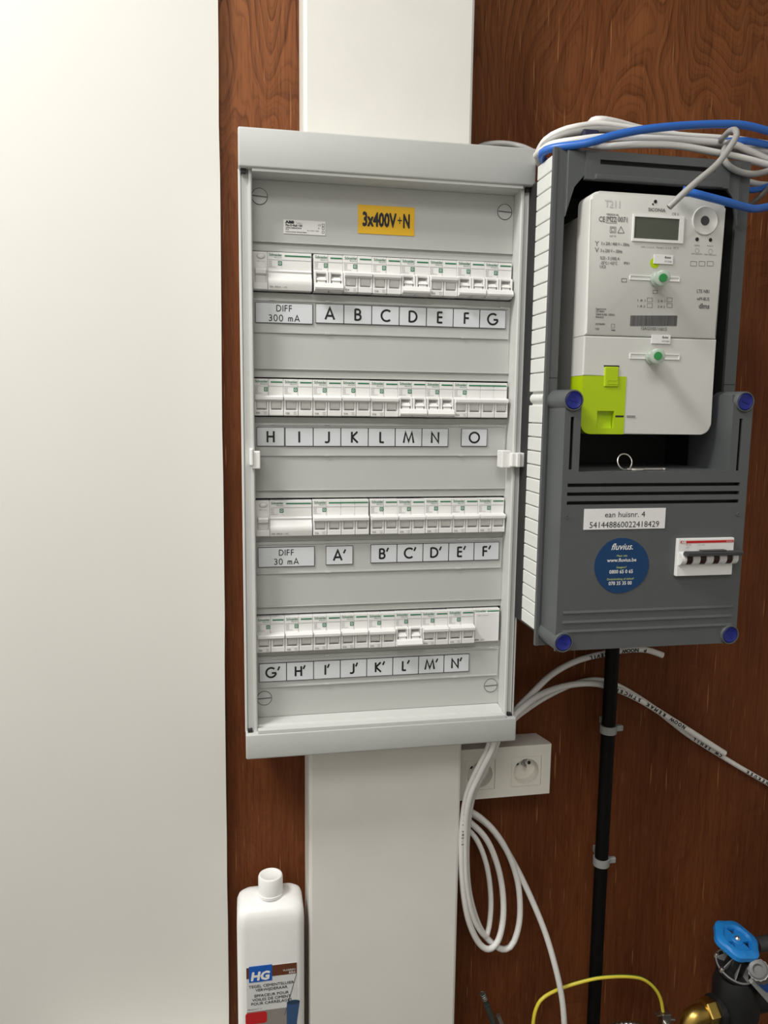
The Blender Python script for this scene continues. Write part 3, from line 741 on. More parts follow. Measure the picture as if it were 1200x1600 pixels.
obj('flap_tab', box(BM(), tx0, tx1, YM+.004, YM-.0022, lz1-.012, tz, .0012), 'lime', flap)
obj('tab_gap', box(BM(), tx0-.0008, tx1+.0008, YM+.001, YM-.0004, tz, tz+.0016), 'slotdark', met)
obj('finger_lip', extrude_x(BM(), [(YM+.006, b[1]), (YM+.003, b[1]), (YM+.005, (a[1]+b[1])/2), (YM+.006, (a[1]+b[1])/2)], a[0], b[0]-.001), 'lime', flap)
obj('tab_mark', holed(BM(), tx0+.003, tx1-.001, lz1-.009, lz1-.0045, [(tx0+.0034, tx1-.0014, lz1-.0086, lz1-.0049)], YM-.0021, YM-.0026), 'lime', flap)
for sx, sy, ex, ey, prt in ((961, 649, 974, 652, flap), (979, 649, 992, 652, met)):
    a, b = q(sx, sy), q(ex, ey); obj('latch_slit', box(BM(), a[0], b[0], YM-.0003, YM-.0008, a[1], b[1]), 'slotdark' if prt is flap else 'printgrey', prt)
# display
a, b = q(989, 334), q(1066, 381)
dp = mp('display', holed(BM(), a[0], b[0], b[1], a[1], [(a[0]+.0018, b[0]-.0055, b[1]+.0030, a[1]-.0030)], YM, YM-.0016), 'white', 'dark liquid crystal display in pale frame')
obj('screen', box(BM(), a[0]+.0018, b[0]-.0055, YM, YM-.0006, b[1]+.0030, a[1]-.0030), 'lcd', dp)
# optical port
c = q(1101, 345)
pt = mp('optical_port', revolve(BM(), [(.0158, 0), (.0158, .0012), (.0150, .0018), (.0138, .0012), (.0060, .0006), (.0050, .0006)], (c[0], YM, c[1]), (0, -1, 0), 32), 'meter', None, True)
obj('port_window', revolve(BM(), [(.0052, .0004), (.0052, .0010), (0, .0010)], (c[0], YM, c[1]), (0, -1, 0), 24), 'handle', pt)
for px, py in ((1089, 374), (1110, 375), (1024, 315)):
    c = q(px, py); d = mp('indicator_hole', revolve(BM(), [(.0021 if py > 330 else .0019, 0), (.0021 if py > 330 else .0019, .0005), (0, .0005)], (c[0], YM, c[1]), (0, -1, 0), 16), 'black')
c = q(1020, 319); mp('indicator_hole', revolve(BM(), [(.0010, 0), (.0010, .0005), (0, .0005)], (c[0], YM, c[1]), (0, -1, 0), 12), 'black')
# sealing slides: slot, clear plug with green core, white tag
for sy, tagx, tagy, kx, py in ((434, 1023, 404, 1036, 434), (556, 1019, 529, 1028, 556)):
    a, b = q(985, sy-3), q(1060, sy+5)
    sl = mp('seal_slide', holed(BM(), a[0]-.001, b[0]+.001, b[1]-.001, a[1]+.001, [(a[0], b[0], b[1], a[1])], YM, YM-.0010), 'white')
    obj('slide_track', box(BM(), a[0], b[0], YM, YM-.0003, b[1], a[1]), 'brkgrey', sl)
    k = Vector((*q(kx-8, py+2), 0)); dirv = (at(kx, py, YM-.026)-at(kx-9, py+2, YM)).normalized(); o3 = at(kx-9, py+2, YM-.0002)
    se = mp('seal', revolve(BM(), [(.0085, 0), (.0085, .007), (.0070, .0078), (.0066, .022), (.0084, .0225), (.0084, .0265), (.0062, .0275), (0, .0275)], o3, dirv, 20), 'clear', 'clear plastic seal with a green core', True)
    obj('seal_core', revolve(BM(), [(0, .0276), (.0046, .0276), (.0043, .0290), (0, .0292)], o3, dirv, 16), 'sealgreen', se, True, True)
    w3 = at(tagx+15, tagy+1, YM-.003)
    tg = mp('seal_tag', box(BM(), w3.x-.0118, w3.x+.0118, YM-.0004, YM-.0016, w3.z-.0050, w3.z+.0050, .0003), 'paper', 'small white seal tag')
    lettering([('fluvius', w3.x+.0010, YM-.0018, w3.z+.0014, .0030, dict(bold=.0001, shear=.2)), ('0773384', w3.x+.0010, YM-.0018, w3.z-.0030, .0026, {})], 'print', tg)
c = q(1023, 411); g = mp('lime_dot', revolve(BM(), [(.0058, 0), (.0058, .0003), (0, .0003)], (c[0], YM, c[1]), (0, -1, 0), 24), 'lime')
# printing on the housing
def mtext(items, m, name='lettering'):
    L = []
    for s, px, py, size, kw in items:
        x, z = q(px, py); L.append((s, x, YM-.0003, z, size, kw))
    return lettering(L, m, met, name)
TH = .0001
TX = [('SICONIA', 1012.5, 1039.6, 329.6, .0050, .00006), ('C\u20ac 0', 1050, 1060, 336.5, .0040, 0), ('VERSION 06', 947, 966, 336, .0026, .00003), ('CE', 935.4, 944.8, 346, .0078, .00004), ('M22', 948.5, 962, 346, .0078, .00004), ('0071', 965, 979.8, 346.5, .0078, .00004),
  ('SAP 90', 952, 962.5, 370, .0026, 0), ('3 x 230 / 400 V ~ 50Hz', 939, 983, 382.3, .0046, .00003), ('3 x 230 V ~ 50Hz', 938, 972, 393.5, .0046, .00003), ('Y', 929, 935.5, 384, .0075, 0), ('V', 929, 935.5, 394, .0075, 0),
  ('0,25 - 5 (100) A', 937.5, 967.7, 405, .0046, .00003), ('-25\u00b0C / +55\u00b0C', 938, 964, 412.5, .0043, .00003), ('IP51', 974.6, 983, 412.8, .0036, .00003), ('UC3', 937, 946, 418.5, .0043, .00003),
  ('LTE NB1', 1088.5, 1108, 457.3, .0054, .00004), ('wM-BUS', 1088.5, 1108, 469, .0052, .00004), ('dlms', 1091.5, 1108, 481.7, .0080, .00022),
  ('Sagemcom', 930.6, 947, 483.7, .0030, .00003), ('CS 40001', 930.6, 944, 487.9, .0030, .00003), ('92848 RUEIL CEDEX', 930.6, 960.4, 492.5, .0030, .00003), ('FRANCE', 930.6, 942.7, 496.8, .0030, .00003),
  ('25396890', 930, 945, 507.5, .0028, .00003), ('V20', 929.5, 935.8, 515.3, .0028, .00003), ('1SAG3105116015', 1001.5, 1041.6, 515.6, .0054, .00004),
  ('1.8.1', 996, 1008, 471, .0036, 0), ('2.8.1', 1027, 1039, 472, .0036, 0), ('1.8.2', 996, 1008, 480, .0036, 0), ('2.8.2', 1027, 1039, 481, .0036, 0), ('kWh', 1085, 1093, 384.5, .0024, 0), ('kvarh', 1105, 1114, 385, .0024, 0),
  ('1000 imp/kWh', 1080, 1097, 397.5, .0022, 0), ('1000 imp/kvarh', 1100, 1119, 398.5, .0022, 0), ('kWh  L1 L2 L3', 1001.7, 1021, 387, .0026, 0), ('Tarief 1 2 3 4', 1025, 1048, 388, .0026, 0), ('AT 9', 1051.7, 1059.4, 388.5, .0026, 0)]
def fitted(tx): return [(s_, a_, y_, z_, dict(fit=q(b_, y_)[0]-q(a_, y_)[0], bold=w_)) for s_, a_, b_, y_, z_, w_ in tx]
mtext(fitted([('T211', 944, 968, 323, .0108, .0002)]), 'brkgrey', 'model_embossing')
mtext(fitted(TX), 'print')
bm = BM()      # line symbols: protection class squares, triangle, ports, wheelie bin, barcode
def frame_px(x0, y0, x1, y1, t=.0003):
    a, b = q(x0, y0), q(x1, y1); holed(bm, a[0], b[0], b[1], a[1], [(a[0]+t, b[0]-t, b[1]+t, a[1]-t)], YM-.0001, YM-.0003)
frame_px(953, 354, 962, 364); frame_px(955, 356, 960, 362); frame_px(947, 338.5, 963, 349, .0002)
for x in (1079, 1092, 1105): frame_px(x, 408, x+9, 416)
for x in (1011, 1042): frame_px(x, 465, x+8, 472); frame_px(x, 474, x+8, 481)
frame_px(971, 435, 979, 441, .0004); frame_px(1020, 453, 1027, 459, .0004)
frame_px(955, 506, 960, 513, .0003)
a, b = q(955, 515), q(961, 517); box(bm, a[0], b[0], YM-.0001, YM-.0003, b[1], a[1])
t3 = [q(970, 354), q(965, 364), q(975, 364)]
for i in range(3):
    p, r_ = Vector(t3[i]), Vector(t3[(i+1) % 3]); d = (r_-p).normalized()*.0003; nn = Vector((-d.y, d.x))
    bm.faces.new([bm.verts.new((v.x, YM-.0003, v.y)) for v in (p-nn, r_-nn, r_+nn, p+nn)])
random.seed(9); xx = 985.0
while xx < 1057:
    wbar = random.choice((.5, .8, 1.3)); a, b = q(xx, 493), q(xx+wbar, 509.5); box(bm, a[0], b[0], YM-.0001, YM-.0003, b[1], a[1]); xx += wbar+random.choice((.6, .8, 1.2))
for x, y in ((1089, 392), (1110, 393)):
    c = q(x, y)
    for k in range(16):
        a0, a1 = 2*PI*k/16, 2*PI*(k+1)/16
        bm.faces.new([bm.verts.new((c[0]+r*math.cos(t), YM-.0003, c[1]+r*math.sin(t))) for r, t in ((.0023, a0), (.0023, a1), (.0026, a1), (.0026, a0))])
mp('symbol_print', bm, 'print')

# ------------------------------------------------------------------ cables
G1 = 'network and grey cables coiled on the meter box'; G2 = 'white cables fanning out behind the meter box'
def cable(name, px, r, m, label, group=None, n=10, step=.006):
    """px: (x, y, Y) along the run; seen position and distance from the wall"""
    run = [at(x, y, Y) for x, y, Y in px]; e = run[-1].copy(); seen = smooth_path(run, step)
    if group == G1 and px[-1][0] > 1210:      # the coil bends down behind the box, out of the picture
        run += [e+Vector(o) for o in ((.07, .006, -.006), (.14, .035, -.004), (.20, max(.06, -e.y-.03), .012), (.27, -e.y-.009, .05))]
    if px[-1][1] > 1640: run += [Vector((e.x+.002, e.y, (e.z+FLOOR)/2)), Vector((e.x+.004, e.y, FLOOR+.004))]
    if group == G2 and px[-1][0] > 1250: run += [e+Vector((.15, 0, -.085)), e+Vector((.40, 0, -.20)), e+Vector((.75, 0, -.34))]
    pts = smooth_path(run, step)
    bm = BM(); tube(bm, pts, r, n)
    o = obj(name, bm, m, None, True, True); o['_'] = 0; del o['_']
    return tag(o, label, 'cable', group), seen
W = 'cablewhite'; GY = 'cablegrey'
cable('data_cable', [(846, 262, -.13), (840, 243, -.15), (853, 219, -.18), (875, 206, -.19), (899, 199, -.195), (934, 195, -.19), (978, 200, -.185), (1026, 208, -.18), (1073, 213, -.175), (1120, 216, -.17), (1165, 220, -.165), (1230, 232, -.15)], .0042, W, 'white cable forming the top outline of the coil on the meter box', G1)
cable('data_cable', [(921, 196, -.17), (926, 189, -.18), (939, 187, -.185), (962, 191, -.18), (1000, 201, -.168), (1050, 210, -.16), (1120, 222, -.155), (1230, 243, -.15)], .0042, W, 'short white hump of cable rising highest at the top of the coil', G1)
cable('data_cable', [(852, 262, -.14), (845, 246, -.16), (852, 226, -.19), (872, 214, -.202), (903, 206, -.207), (946, 203, -.203), (1010, 211, -.195), (1080, 219, -.188), (1140, 229, -.18), (1230, 250, -.16)], .0040, GY, 'grey cable just under the topmost white cable of the coil', G1)
cable('data_cable', [(838, 243, -.15), (848, 234, -.185), (866, 225, -.21), (903, 219, -.222), (946, 215, -.222), (1040, 218, -.212), (1137, 225, -.205), (1170, 236, -.20), (1230, 262, -.19)], .0042, W, 'white cable running beside the blue one across the coil', G1)
cable('data_cable', [(905, 224, -.20), (940, 229, -.218), (997, 226, -.225), (1060, 228, -.222), (1121, 239, -.215), (1168, 249, -.21), (1230, 266, -.20)], .0040, W, 'lowest white cable of the coil, lying on the top bar of the meter box', G1)
cable('data_cable', [(1000, 218, -.20), (1050, 221, -.196), (1110, 227, -.194), (1160, 237, -.19), (1230, 256, -.175)], .0042, GY, 'grey cable in the middle of the coil towards the right edge', G1)
cable('data_cable', [(745, 232, -.05), (758, 226, -.055), (785, 224, -.06), (815, 229, -.07), (838, 240, -.11), (852, 250, -.15), (866, 262, -.16)], .0035, GY, 'grey cable passing behind the top right corner of the cabinet', G1)
cable('network_cable', [(860, 262, -.16), (846, 243, -.195), (861, 232, -.214), (915, 224, -.236), (962, 211, -.238), (1010, 202, -.235), (1073, 196, -.226), (1137, 194, -.217), (1175, 198, -.212), (1240, 216, -.20)], .0044, 'cableblue', 'bright blue network cable arching over the top of the meter box', G1)
cable('network_cable', [(1120, 222, -.19), (1155, 220, -.20), (1178, 222, -.20), (1240, 236, -.19)], .0040, 'cableblue', 'short blue network cable tucked under the white cables at the right', G1)
cable('network_cable', [(1066, 297, -.2605), (1080, 301, -.264), (1099, 306, -.266), (1137, 316, -.26), (1162, 323, -.25), (1184, 326, -.24), (1240, 318, -.20)], .0044, 'cableblue', 'blue network cable hanging across the top of the electricity meter', G1)
cable('network_cable', [(1145, 292, -.16), (1168, 297, -.16), (1185, 296, -.16), (1206, 289, -.155), (1240, 280, -.15)], .0038, 'cableblue', 'blue cable leaving behind the right side of the meter box', G1)
cable('data_cable', [(1145, 281, -.15), (1168, 284, -.15), (1186, 288, -.15), (1210, 289, -.148), (1240, 288, -.145)], .0038, W, 'white cable leaving behind the right side of the meter box', G1)
cable('data_cable', [(1150, 330, -.14), (1172, 320, -.15), (1190, 305, -.16), (1203, 291, -.16), (1240, 265, -.16)], .0036, 'cabledark', 'brownish dark cable slanting up behind the right side of the meter box', G1)
hang, pts = cable('data_cable', [(1120, 226, -.195), (1132, 213, -.225), (1140, 205, -.24), (1148, 203, -.252), (1151, 209, -.262), (1146, 222, -.27), (1121, 256, -.285), (1092, 281, -.293), (1067, 303, -.295), (1045, 324, -.29)], .0034, GY, 'grey cable bent over the coil, its cut end hanging before the meter', G1)
d = (pts[-1]-pts[-2]).normalized(); bm = BM(); cyl(bm, pts[-1]-d*.0005, pts[-1]+d*.0004, .0022, 12)
o = obj('cut_end', bm, 'cabledark', hang)
cable('data_cable', [(1140, 222, -.205), (1131, 236, -.226), (1132, 250, -.235), (1141, 261, -.236), (1157, 269, -.233), (1178, 272, -.23), (1205, 266, -.22), (1240, 255, -.21)], .0036, GY, 'grey cable looping down in front of the coil near the right edge', G1)
tag(obj('cable_tie', box(BM(), at(897, 218, -.19).x, at(923, 218, -.19).x, -.184, -.214, at(910, 222, -.2).z, at(910, 207, -.2).z, .003), 'navy'), 'dark navy strap around the cables above the meter box', 'strap')

RC = .0047
c1, p1 = cable('power_cable', [(800, 1122, -.095), (808, 1108, -.082), (832, 1083, -.05), (862, 1054, -.025), (900, 1033, -.018), (945, 1021, -.016), (985, 1015, -.016), (1012, 1016, -.02), (1036, 1024, -.026)], RC, W, 'uppermost white cable, ending just under the meter box', G2)
c2, p2 = cable('power_cable', [(798, 1126, -.108), (808, 1113, -.096), (842, 1087, -.056), (882, 1072, -.030), (925, 1068, -.021), (960, 1076, -.018), (1000, 1094, -.022), (1046, 1122, -.026), (1090, 1150, -.026), (1132, 1177, -.024)], RC, W, 'white cable with long handwriting, ending with a cut end on the wood', G2)
c3, p3 = cable('power_cable', [(798, 1131, -.094), (810, 1118, -.080), (850, 1091, -.038), (896, 1069, -.015), (933, 1062, -.011), (967, 1072, -.010), (1012, 1099, -.010), (1045, 1125, -.012), (1076, 1149, -.012), (1117, 1175, -.012), (1158, 1200, -.012), (1215, 1233, -.012), (1260, 1262, -.012)], RC*.85, W, 'thin white cable running on to the right edge below the others', G2)
def hand_text(parent, path, r, s, i0, i1, size, m='ink', flip=True):
    """marker writing following a cable, on the side that faces the room"""
    L = [0]
    for a, b in zip(path, path[1:]): L.append(L[-1]+(b-a).length)
    bm = BM(); tot = L[-1]; s0, s1 = i0*tot, i1*tot
    for k, ch in enumerate(s):
        if ch == ' ': continue
        s_ = s0+(s1-s0)*(k+.5)/len(s); j = max(i for i in range(len(L)-1) if L[i] <= s_)
        p = path[j]+(path[j+1]-path[j])*((s_-L[j])/(L[j+1]-L[j])); tg_ = (path[j+1]-path[j]).normalized()
        ang = math.atan2(tg_.z, tg_.x)
        me = text_mesh(ch, size, align='CENTER', bold=.00038, sx=1.1)
        me.transform(Matrix.Translation((p.x, p.y-r-.0002, p.z)) @ Matrix.Rotation(-ang+(PI if flip else 0)+random.uniform(-.15, .15), 4, 'Y') @ Matrix.Translation((0, 0, -size*.36)))
        bm.from_mesh(me); bpy.data.meshes.remove(me)
    obj('handwriting', bm, m, parent, True, 'flat')
hand_text(c1, p1, RC, 'LIVES', .60, .70, .0075); hand_text(c1, p1, RC, 'WOON P', .78, .91, .0075)
hand_text(c2, p2, RC, 'RECHTS KAMER WOON', .50, .80, .0075); hand_text(c3, p3, RC*.85, 'LINKS WC', .60, .70, .0065); hand_text(c3, p3, RC*.85, 'KEUKEN LI', .78, .90, .0065)

G3 = 'white cables coiled below the sockets'
k1, kp1 = cable('power_cable', [(778, 1155, -.100), (772, 1172, -.098), (756, 1205, -.085), (739, 1242, -.072), (731, 1290, -.064), (729, 1345, -.060), (734, 1400, -.056), (750, 1450, -.052), (773, 1477, -.050), (790, 1483, -.050), (803, 1471, -.048), (812, 1435, -.042), (810, 1385, -.036), (797, 1340, -.032), (775, 1302, -.030), (750, 1277, -.028), (725, 1262, -.026)], .0046, W, 'white cable forming the widest loop of the coil below the sockets', G3)
k2, kp2 = cable('power_cable', [(767, 1155, -.106), (762, 1172, -.104), (745, 1205, -.094), (729, 1245, -.084), (722, 1300, -.080), (722, 1370, -.074), (730, 1430, -.068), (746, 1470, -.062), (763, 1483, -.060), (778, 1470, -.056), (786, 1435, -.048), (785, 1390, -.040), (775, 1345, -.034), (757, 1307, -.030), (725, 1276, -.022)], .0046, W, 'white printed cable forming the middle loop of the coil', G3)
cable('power_cable', [(773, 1155, -.116), (768, 1172, -.114), (751, 1206, -.106), (734, 1246, -.098), (727, 1300, -.082), (728, 1375, -.074), (739, 1432, -.066), (757, 1462, -.058), (764, 1448, -.050), (767, 1405, -.040), (761, 1355, -.034), (746, 1314, -.030), (724, 1288, -.016)], .0040, W, 'white cable forming the smallest inner loop of the coil', G3)
cable('power_cable', [(722, 1268, -.014), (738, 1272, -.018), (765, 1292, -.022), (790, 1326, -.026), (820, 1382, -.034), (850, 1452, -.046), (868, 1512, -.056), (878, 1560, -.060), (882, 1605, -.060), (884, 1650, -.055)], .0046, W, 'single white cable hanging down right of the coil to the bottom edge', G3)
hand_text(k2, kp2, .0046, 'XVB-F2 3G2.5 CEBEC XVB-F2 3G2.5 ', .02, .30, .0040, 'printgrey', False)
# yellow-green earth wire
e = at(832, 1640, -.05)
pts = smooth_path([Vector((e.x, e.y, FLOOR+.003))]+[at(*p) for p in ((832, 1640, -.05), (833, 1600, -.05), (838, 1575, -.048), (850, 1558, -.046), (880, 1543, -.044), (925, 1530, -.052), (958, 1526, -.056), (985, 1526, -.056), (1005, 1530, -.056), (1022, 1543, -.056), (1032, 1560, -.056), (1036, 1580, -.056))])
bm = BM(); tube(bm, pts, .0028, 12, stripe={9, 10, 11}, twist=.035); tag(obj('earth_wire', bm, ['wireyellow', 'wiregreen'], None, True, True), 'yellow and green earth wire arching across the wood', 'wire')
# earth clamp at its end
p = at(1038, 1588, -.056)
ec = thing('earth_clamp', (p.x, p.y, FLOOR), 'small steel earth clamp at the end of the yellow-green wire', 'clamp')
obj('clamp_block', box(BM(), p.x-.007, p.x+.008, p.y-.007, p.y+.007, p.z-.030, p.z+.008, .0015), 'steel', ec)
obj('earth_bar', box(BM(), p.x-.004, p.x+.004, p.y-.003, p.y+.003, FLOOR, p.z-.028, .0008), 'brass', ec)
obj('clamp_tab', box(BM(), p.x-.015, p.x-.006, p.y-.004, p.y+.004, p.z+.004, p.z+.0062, .0005), 'steel', ec)
obj('clamp_screw', revolve(BM(), [(0, 0), (.0045, 0), (.0045, .004), (.003, .005), (0, .005)], (p.x-.001, p.y-.0065, p.z-.008), (0, -1, 0), 16), 'metal', ec, True, True)
obj('clamp_bolt', cyl(BM(), (p.x+.008, p.y, p.z-.006), (p.x+.018, p.y, p.z-.008), .003, 12), 'steel', ec, True, True)

# black pipe with clips
PXx, PYy = .5275, -.036
pp = smooth_path([(.5270, PYy, -.40), (.5272, PYy, -.55), (.5272, PYy, -.9), (.5282, PYy, -1.2), (.5282, PYy, FLOOR)], .05)
tag(obj('conduit_pipe', tube(BM(), pp, .0102, 20), 'pipe', None, True, True), 'upright black conduit pipe under the meter box', 'pipe')
for z, lab in ((-.663, 'grey pipe clip, upper of two on the black conduit'), (-.879, 'grey pipe clip, lower of two on the black conduit')):
    c = thing('pipe_clip', (.5272, -.02, z-.006), lab, 'clip', 'clips on the black conduit')
    bm = BM(); outer = [(.5272+.0126*math.cos(t), PYy+.0126*math.sin(t)) for t in [2*PI*k/28 for k in range(28)]]
    inn = [(.5272+.0104*math.cos(t), PYy+.0104*math.sin(t)) for t in [2*PI*k/28 for k in range(28)]]
    rings = [[bm.verts.new((x, y, zz)) for x, y in pl] for pl, zz in ((inn, z-.006), (outer, z-.006), (outer, z+.006), (inn, z+.006))]
    for a, b in zip(rings, rings[1:]+rings[:1]):
        for k in range(28): bm.faces.new((a[k], a[(k+1) % 28], b[(k+1) % 28], b[k]))
    obj('clip_ring', bm, 'clip', c, True, True)
    obj('clip_foot', box(BM(), .5300, .5385, 0, PYy+.0100, z-.005, z+.005), 'clip', c)
    obj('clip_lug', box(BM(), .5385, .5500, PYy-.004, PYy+.003, z-.004, z+.005, .0015), 'clip', c)

# ------------------------------------------------------------------ double socket
so = thing('double_socket', (.368, -.02, -.757), 'cream double wall socket partly hidden behind white cables', 'socket')
SX0, SX1, SZ0, SZ1, SY = .2860, .4335, -.7560, -.6775, -.0425
bm = BM()
f = [(SX0, SZ0), (SX1, SZ0), (SX1, SZ1), (SX0, SZ1)]; bk = [(SX0+.001, SZ0+.006), (SX1-.008, SZ0+.006), (SX1-.008, SZ1-.001), (SX0+.001, SZ1-.001)]
holesS = [(.3005, .3470, -.7415, -.6950), (.3725, .4190, -.7415, -.6950)]
va = [bm.verts.new((x, -.0365, z)) for x, z in f]; vb = [bm.verts.new((x, 0, z)) for x, z in bk]
bm.faces.new(vb)
for k in range(4): bm.faces.new((va[k], va[(k+1) % 4], vb[(k+1) % 4], vb[k]))
obj('surface_box', bm, 'socket', so)
obj('cover_frame', holed(BM(), SX0, SX1, SZ0, SZ1, holesS, -.036, SY), 'socket', so)
for x0, x1, z0, z1 in holesS:
    cx, cz = (x0+x1)/2, (z0+z1)/2; n = 40
    bm = BM(); r = .0196
    # insert plate with a round well
    sq_ = []
    for k in range(n):
        a = 2*PI*k/n; cc, ss = math.cos(a), math.sin(a); m_ = max(abs(cc), abs(ss)); hw = .0228
        sq_.append((cx+hw*cc/m_, cz+hw*ss/m_))
    A_ = [bm.verts.new((x, SY+.0006, z)) for x, z in sq_]; B_ = [bm.verts.new((cx+r*math.cos(2*PI*k/n), SY+.0006, cz+r*math.sin(2*PI*k/n))) for k in range(n)]
    C_ = [bm.verts.new((cx+.0188*math.cos(2*PI*k/n), SY+.0150, cz+.0188*math.sin(2*PI*k/n))) for k in range(n)]
    D_ = [bm.verts.new((x, SY+.0055, z)) for x, z in sq_]
    for k in range(n):
        k2 = (k+1) % n; bm.faces.new((A_[k], A_[k2], B_[k2], B_[k])); bm.faces.new((B_[k], B_[k2], C_[k2], C_[k])); bm.faces.new((D_[k], D_[k2], A_[k2], A_[k]))
    bm.faces.new(C_)
    ins = obj('socket_insert', bm, 'socket', so, True, True)
    for dx, dz, rr in ((-.0095, .0060, .0026), (.0095, .0062, .0026)):
        obj('contact_hole', revolve(BM(), [(rr, 0), (rr, .0006), (0, .0006)], (cx+dx, SY+.0148, cz+dz), (0, -1, 0), 16), 'black', ins)
    obj('earth_pin', revolve(BM(), [(.0024, 0), (.0024, .0100), (.0014, .0125), (0, .0125)], (cx, SY+.0148, cz+.0060), (0, -1, 0), 16), 'metal', ins, True, True)
    obj('pin_collar', revolve(BM(), [(.0034, 0), (.0034, .0012), (.0022, .0012)], (cx, SY+.0148, cz+.0060), (0, -1, 0), 16), 'clip', ins, True, True)
    ec_ = box(BM(), -.0017, .0017, -.003, .0015, -.0042, .0042, .0005); ec_.transform(Matrix.Translation((cx+.0025, SY+.0132, cz+.0128)) @ Matrix.Rotation(.5, 4, 'Y')); obj('earth_contact', ec_, 'clip', ins)

# ------------------------------------------------------------------ bottle on a ledge below the picture
LEDGE = -1.118
tag(obj('ledge', box(BM(), -.30, .064, -.001, -.115, LEDGE-.03, LEDGE, .002), 'trunk'), None, kind='structure')
bo = thing('bottle', (.016, -.058, LEDGE), 'white plastic cleaner bottle with screw cap and brown and blue label', 'bottle')
bx0, bx1, by0, by1, bz1 = -.0305, .0620, -.026, -.090, -.862
bm = BM(); rings = []
def rr_ring(x0, x1, y0, y1, r, z, n=6):
    return [bm.verts.new((x, y, z)) for x, y in rounded(x0, x1, min(y0, y1), max(y0, y1), r, n)]
for inset, z, r in ((.004, LEDGE, .010), (.0005, LEDGE+.005, .012), (0, LEDGE+.012, .012), (0, bz1-.030, .012), (.0006, bz1-.016, .012), (.0030, bz1-.008, .013), (.0075, bz1-.0030, .014), (.015, bz1, .012), (.024, bz1+.0015, .006)):
    rings.append(rr_ring(bx0+inset, bx1-inset, by1+inset, by0-inset, min(r, .03), z))
for a, b in zip(rings, rings[1:]):
    for k in range(len(a)): bm.faces.new((a[k], a[(k+1) % len(a)], b[(k+1) % len(a)], b[k]))
bm.faces.new(rings[0]); bm.faces.new(rings[-1])
obj('bottle_body', bm, 'bottle', bo, True, True)
cx, cy = .0165, -.060
bm = BM(); n = 60
prof = [(.0150, .0), (.0178, .0), (.0178, .004), (.0170, .0045), (.0170, .0260), (.0160, .0285), (.0140, .0290), (.0125, .0280), (0, .0280)]
revolve(bm, prof, (cx, cy, bz1+.0012), (0, 0, 1), n); obj('screw_cap', bm, 'bottle', bo, True, True)
LY = by1-.0004
lab = obj('label_sheet', box(BM(), -.0185, .0505, LY+.0008, LY, LEDGE+.02, -.9480), 'labelgrey', bo)
def lb(name, x0, x1, z0, z1, m, k=1): return obj(name, box(BM(), x0, x1, LY, LY-.0002*k, z0, z1), m, lab)
lb('brown_band', -.0185, .0505, -.9645, -.9480, 'hgbrown'); bl = lb('blue_square', -.0150, .0165, -.9705, -.9465, 'hgblue', 2)
lettering([('HG', -.0130, LY-.0006, -.9675, .0175, dict(bold=.0009, shear=.15))], 'white', lab)
lettering([('VLOEREN', .0485, LY-.0004, -.9590, .0040, dict(align='RIGHT')), ('SOLS', .0485, LY-.0004, -.9630, .0040, dict(align='RIGHT', bold=.0001))], 'white', lab)
lettering([('TEGEL CEMENTSLUIER', .0155, LY-.0003, -.9790, .0058, dict(align='CENTER', bold=.00004, fit=0.0620)), ('VERWIJDERAAR', .0155, LY-.0003, -.9850, .0058, dict(align='CENTER', bold=.00004, fit=0.0440)), ('EFFACEUR POUR', .0155, LY-.0003, -.9935, .0058, dict(align='CENTER', bold=.00004, fit=0.0470)),
  ('VOILES DE CIMENT', .0155, LY-.0003, -.9995, .0058, dict(align='CENTER', bold=.00004, fit=0.0530)), ('POUR CARRELAGES', .0155, LY-.0003, -1.0055, .0058, dict(align='CENTER', bold=.00004, fit=0.0560)), ('PRODUCT 11', -.0175, LY-.0003, -1.0130, .0033, {})], 'ink', lab)
lb('grey_picture', -.0185, .0505, -1.09, -1.0150, 'stonegrey'); 
bm = BM(); prism(bm, rounded(-.0205, .0090, -1.034, -1.0165, .004), LY, LY-.0004); obj('red_flash', bm, 'red', lab)
bm = BM(); prism(bm, [(.0360, -1.0500), (.0490, -1.0500), (.0545, -1.0075), (.0365, -1.0075)][::-1], LY, LY-.0005); obj('bucket_print', bm, 'bucket', lab)
bm = BM(); prism(bm, [(.0365+.009+.009*math.cos(t), -1.0078+.0032*math.sin(t)) for t in [2*PI*k/20 for k in range(20)]], LY-.0004, LY-.0007); obj('bucket_rim_print', bm, 'bucketdark', lab)
bm = BM(); prism(bm, [(.0498, -.9650), (.0506, -.9650), (.0340, -1.026), (.0328, -1.026)], LY, LY-.0004); obj('broom_print', bm, 'print', lab)

# ------------------------------------------------------------------ things at the bottom edge: hose ends, corrugated hose, valve
hp = [at(754, 1553, -.05), at(759, 1566, -.05), at(764, 1580, -.05), at(772, 1603, -.05), at(780, 1660, -.05)]; hp.append(Vector((hp[-1].x+.012, -.05, FLOOR+.005)))
ho = thing('hose_end', (hp[0].x, hp[0].y, hp[-1].z), 'dark hose end with a spring tip at the bottom edge', 'hose')
sp = smooth_path(hp, .003); bm = BM(); tube(bm, sp[6:], .0046, 12); obj('hose', bm, 'rubber', ho, True, True)
bm = BM(); tube(bm, sp[:10], .0030, 10); obj('hose_neck', bm, 'rubber', ho, True, True)
bm = BM(); ax = (sp[4]-sp[0]).normalized(); u = ax.orthogonal().normalized(); v = ax.cross(u)
tube(bm, [sp[0]-ax*.002+ax*(.012*k/60)+(u*math.cos(2*PI*4*k/60)+v*math.sin(2*PI*4*k/60))*.0042 for k in range(61)], .0008, 6); obj('spring_tip', bm, 'steel', ho, True, True)
a, b = at(778, 1586, -.05), at(790, 1640, -.05)
